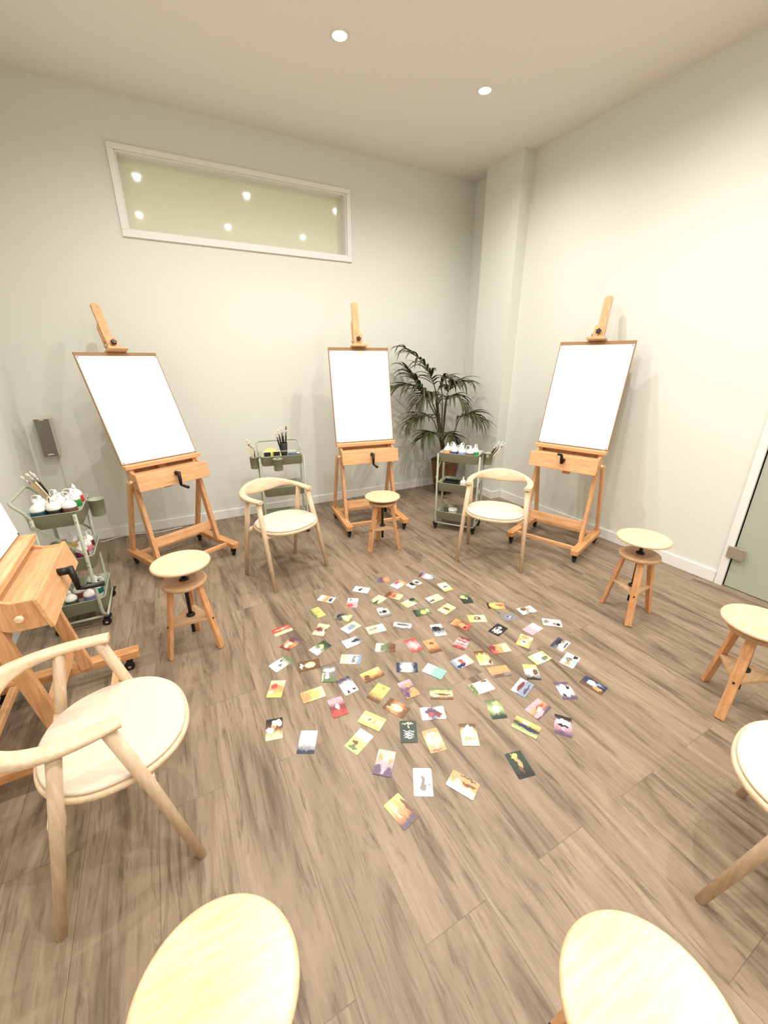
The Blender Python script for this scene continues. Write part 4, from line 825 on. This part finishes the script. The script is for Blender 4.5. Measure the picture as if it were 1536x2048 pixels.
# ================================================================= picture cards on the floor
PAL = dict(W=(244, 240, 232), K=(34, 32, 32), B=(112, 78, 50), O=(226, 156, 106), R=(196, 84, 76), Y=(234, 206, 120), C=(238, 222, 178), G=(108, 122, 86), D=(48, 64, 54),
           N=(48, 56, 84), S=(140, 154, 176), P=(224, 168, 178), V=(98, 78, 104), T=(146, 196, 182), E=(132, 126, 120), L=(186, 200, 138), M=(124, 62, 62))
def card_mat(idx, d, cols, ell):
    m, N, L, b = newmat('card_print')
    uv = N.new('ShaderNodeUVMap'); uv.uv_map = 'UVMap'
    nz = N.new('ShaderNodeTexNoise'); nz.noise_dimensions = '4D'; nz.inputs['W'].default_value = idx*1.37; nz.inputs['Scale'].default_value = 5; nz.inputs['Detail'].default_value = 5
    L.new(uv.outputs[0], nz.inputs['Vector'])
    sc = N.new('ShaderNodeVectorMath'); sc.operation = 'SUBTRACT'; sc.inputs[1].default_value = (.5, .5, .5); L.new(nz.outputs['Color'], sc.inputs[0])
    s2 = N.new('ShaderNodeVectorMath'); s2.operation = 'SCALE'; s2.inputs['Scale'].default_value = .42; L.new(sc.outputs[0], s2.inputs[0])
    ad = N.new('ShaderNodeVectorMath'); ad.operation = 'ADD'; L.new(uv.outputs[0], ad.inputs[0]); L.new(s2.outputs[0], ad.inputs[1])
    sp = N.new('ShaderNodeSeparateXYZ'); L.new(ad.outputs[0], sp.inputs[0])
    cr = N.new('ShaderNodeValToRGB'); e = cr.color_ramp.elements
    e[0].position = .12; e[0].color = (*lin(PAL[cols[0]]), 1); e[1].position = .88; e[1].color = (*lin(PAL[cols[2]]), 1)
    q = e.new(.5); q.color = (*lin(PAL[cols[1]]), 1)
    L.new(sp.outputs[0 if d == 'u' else 1], cr.inputs[0]); out = cr.outputs[0]
    for (cu, cv, ru, rv, col) in ell:
        s = N.new('ShaderNodeVectorMath'); s.operation = 'SUBTRACT'; s.inputs[1].default_value = (cu, cv, 0); L.new(ad.outputs[0], s.inputs[0])
        k = N.new('ShaderNodeVectorMath'); k.operation = 'MULTIPLY'; k.inputs[1].default_value = (1/ru, 1/rv, 0); L.new(s.outputs[0], k.inputs[0])
        ln = N.new('ShaderNodeVectorMath'); ln.operation = 'LENGTH'; L.new(k.outputs[0], ln.inputs[0])
        mr = N.new('ShaderNodeMapRange'); mr.inputs['From Min'].default_value = 1.08; mr.inputs['From Max'].default_value = .92; L.new(ln.outputs['Value'], mr.inputs['Value'])
        mx = N.new('ShaderNodeMix'); mx.data_type = 'RGBA'; mx.inputs[7].default_value = (*lin(PAL[col]), 1)
        L.new(mr.outputs[0], mx.inputs[0]); L.new(out, mx.inputs[6]); out = mx.outputs[2]
    # speckled print detail
    n2 = N.new('ShaderNodeTexNoise'); n2.noise_dimensions = '4D'; n2.inputs['W'].default_value = idx*2.9; n2.inputs['Scale'].default_value = 11; n2.inputs['Detail'].default_value = 3
    L.new(uv.outputs[0], n2.inputs['Vector'])
    c2 = N.new('ShaderNodeValToRGB'); c2.color_ramp.elements[0].position = .36; c2.color_ramp.elements[0].color = (.45, .42, .40, 1); c2.color_ramp.elements[1].position = .46; c2.color_ramp.elements[1].color = (1, 1, 1, 1)
    L.new(n2.outputs['Fac'], c2.inputs[0])
    ml = N.new('ShaderNodeMix'); ml.data_type = 'RGBA'; ml.blend_type = 'MULTIPLY'; ml.inputs[0].default_value = .12 if cols in ('WWW', 'DDD', 'KKK') else .6
    L.new(out, ml.inputs[6]); L.new(c2.outputs[0], ml.inputs[7]); L.new(ml.outputs[2], b.inputs['Base Color'])
    b.inputs['Roughness'].default_value = .35; b.inputs['Specular IOR Level'].default_value = .5
    return m
for idx, (cx, cy, ang, lg, d, cols, ell, lb) in enumerate(CARDS):
    a, b2 = (.118, .077) if lg else (.077, .118)
    th = .0006; out = rrect(a, b2, .004, 3); n = len(out)
    vs = [(p, q, 0) for p, q in out]+[(p, q, th) for p, q in out]
    fs = [tuple(range(n, 2*n)), tuple(reversed(range(n)))]+[(i, (i+1) % n, n+(i+1) % n, n+i) for i in range(n)]
    me = bpy.data.meshes.new('picture_card'); me.from_pydata(vs, [], fs); me.update()
    uvl = me.uv_layers.new(name='UVMap')
    for lp in me.loops:
        v = me.vertices[lp.vertex_index].co; uvl.data[lp.index].uv = (v.x/a+.5, .5-v.y/b2)
    me.materials.append(card_mat(idx, d, cols, ell))
    o = bpy.data.objects.new('picture_card', me); C.objects.link(o)
    o.location = (cx, cy, .0004+.0009*(idx % 3)); o.rotation_euler = (0, 0, ang)
    tag(o, lb, 'card', 'picture cards spread on the floor')
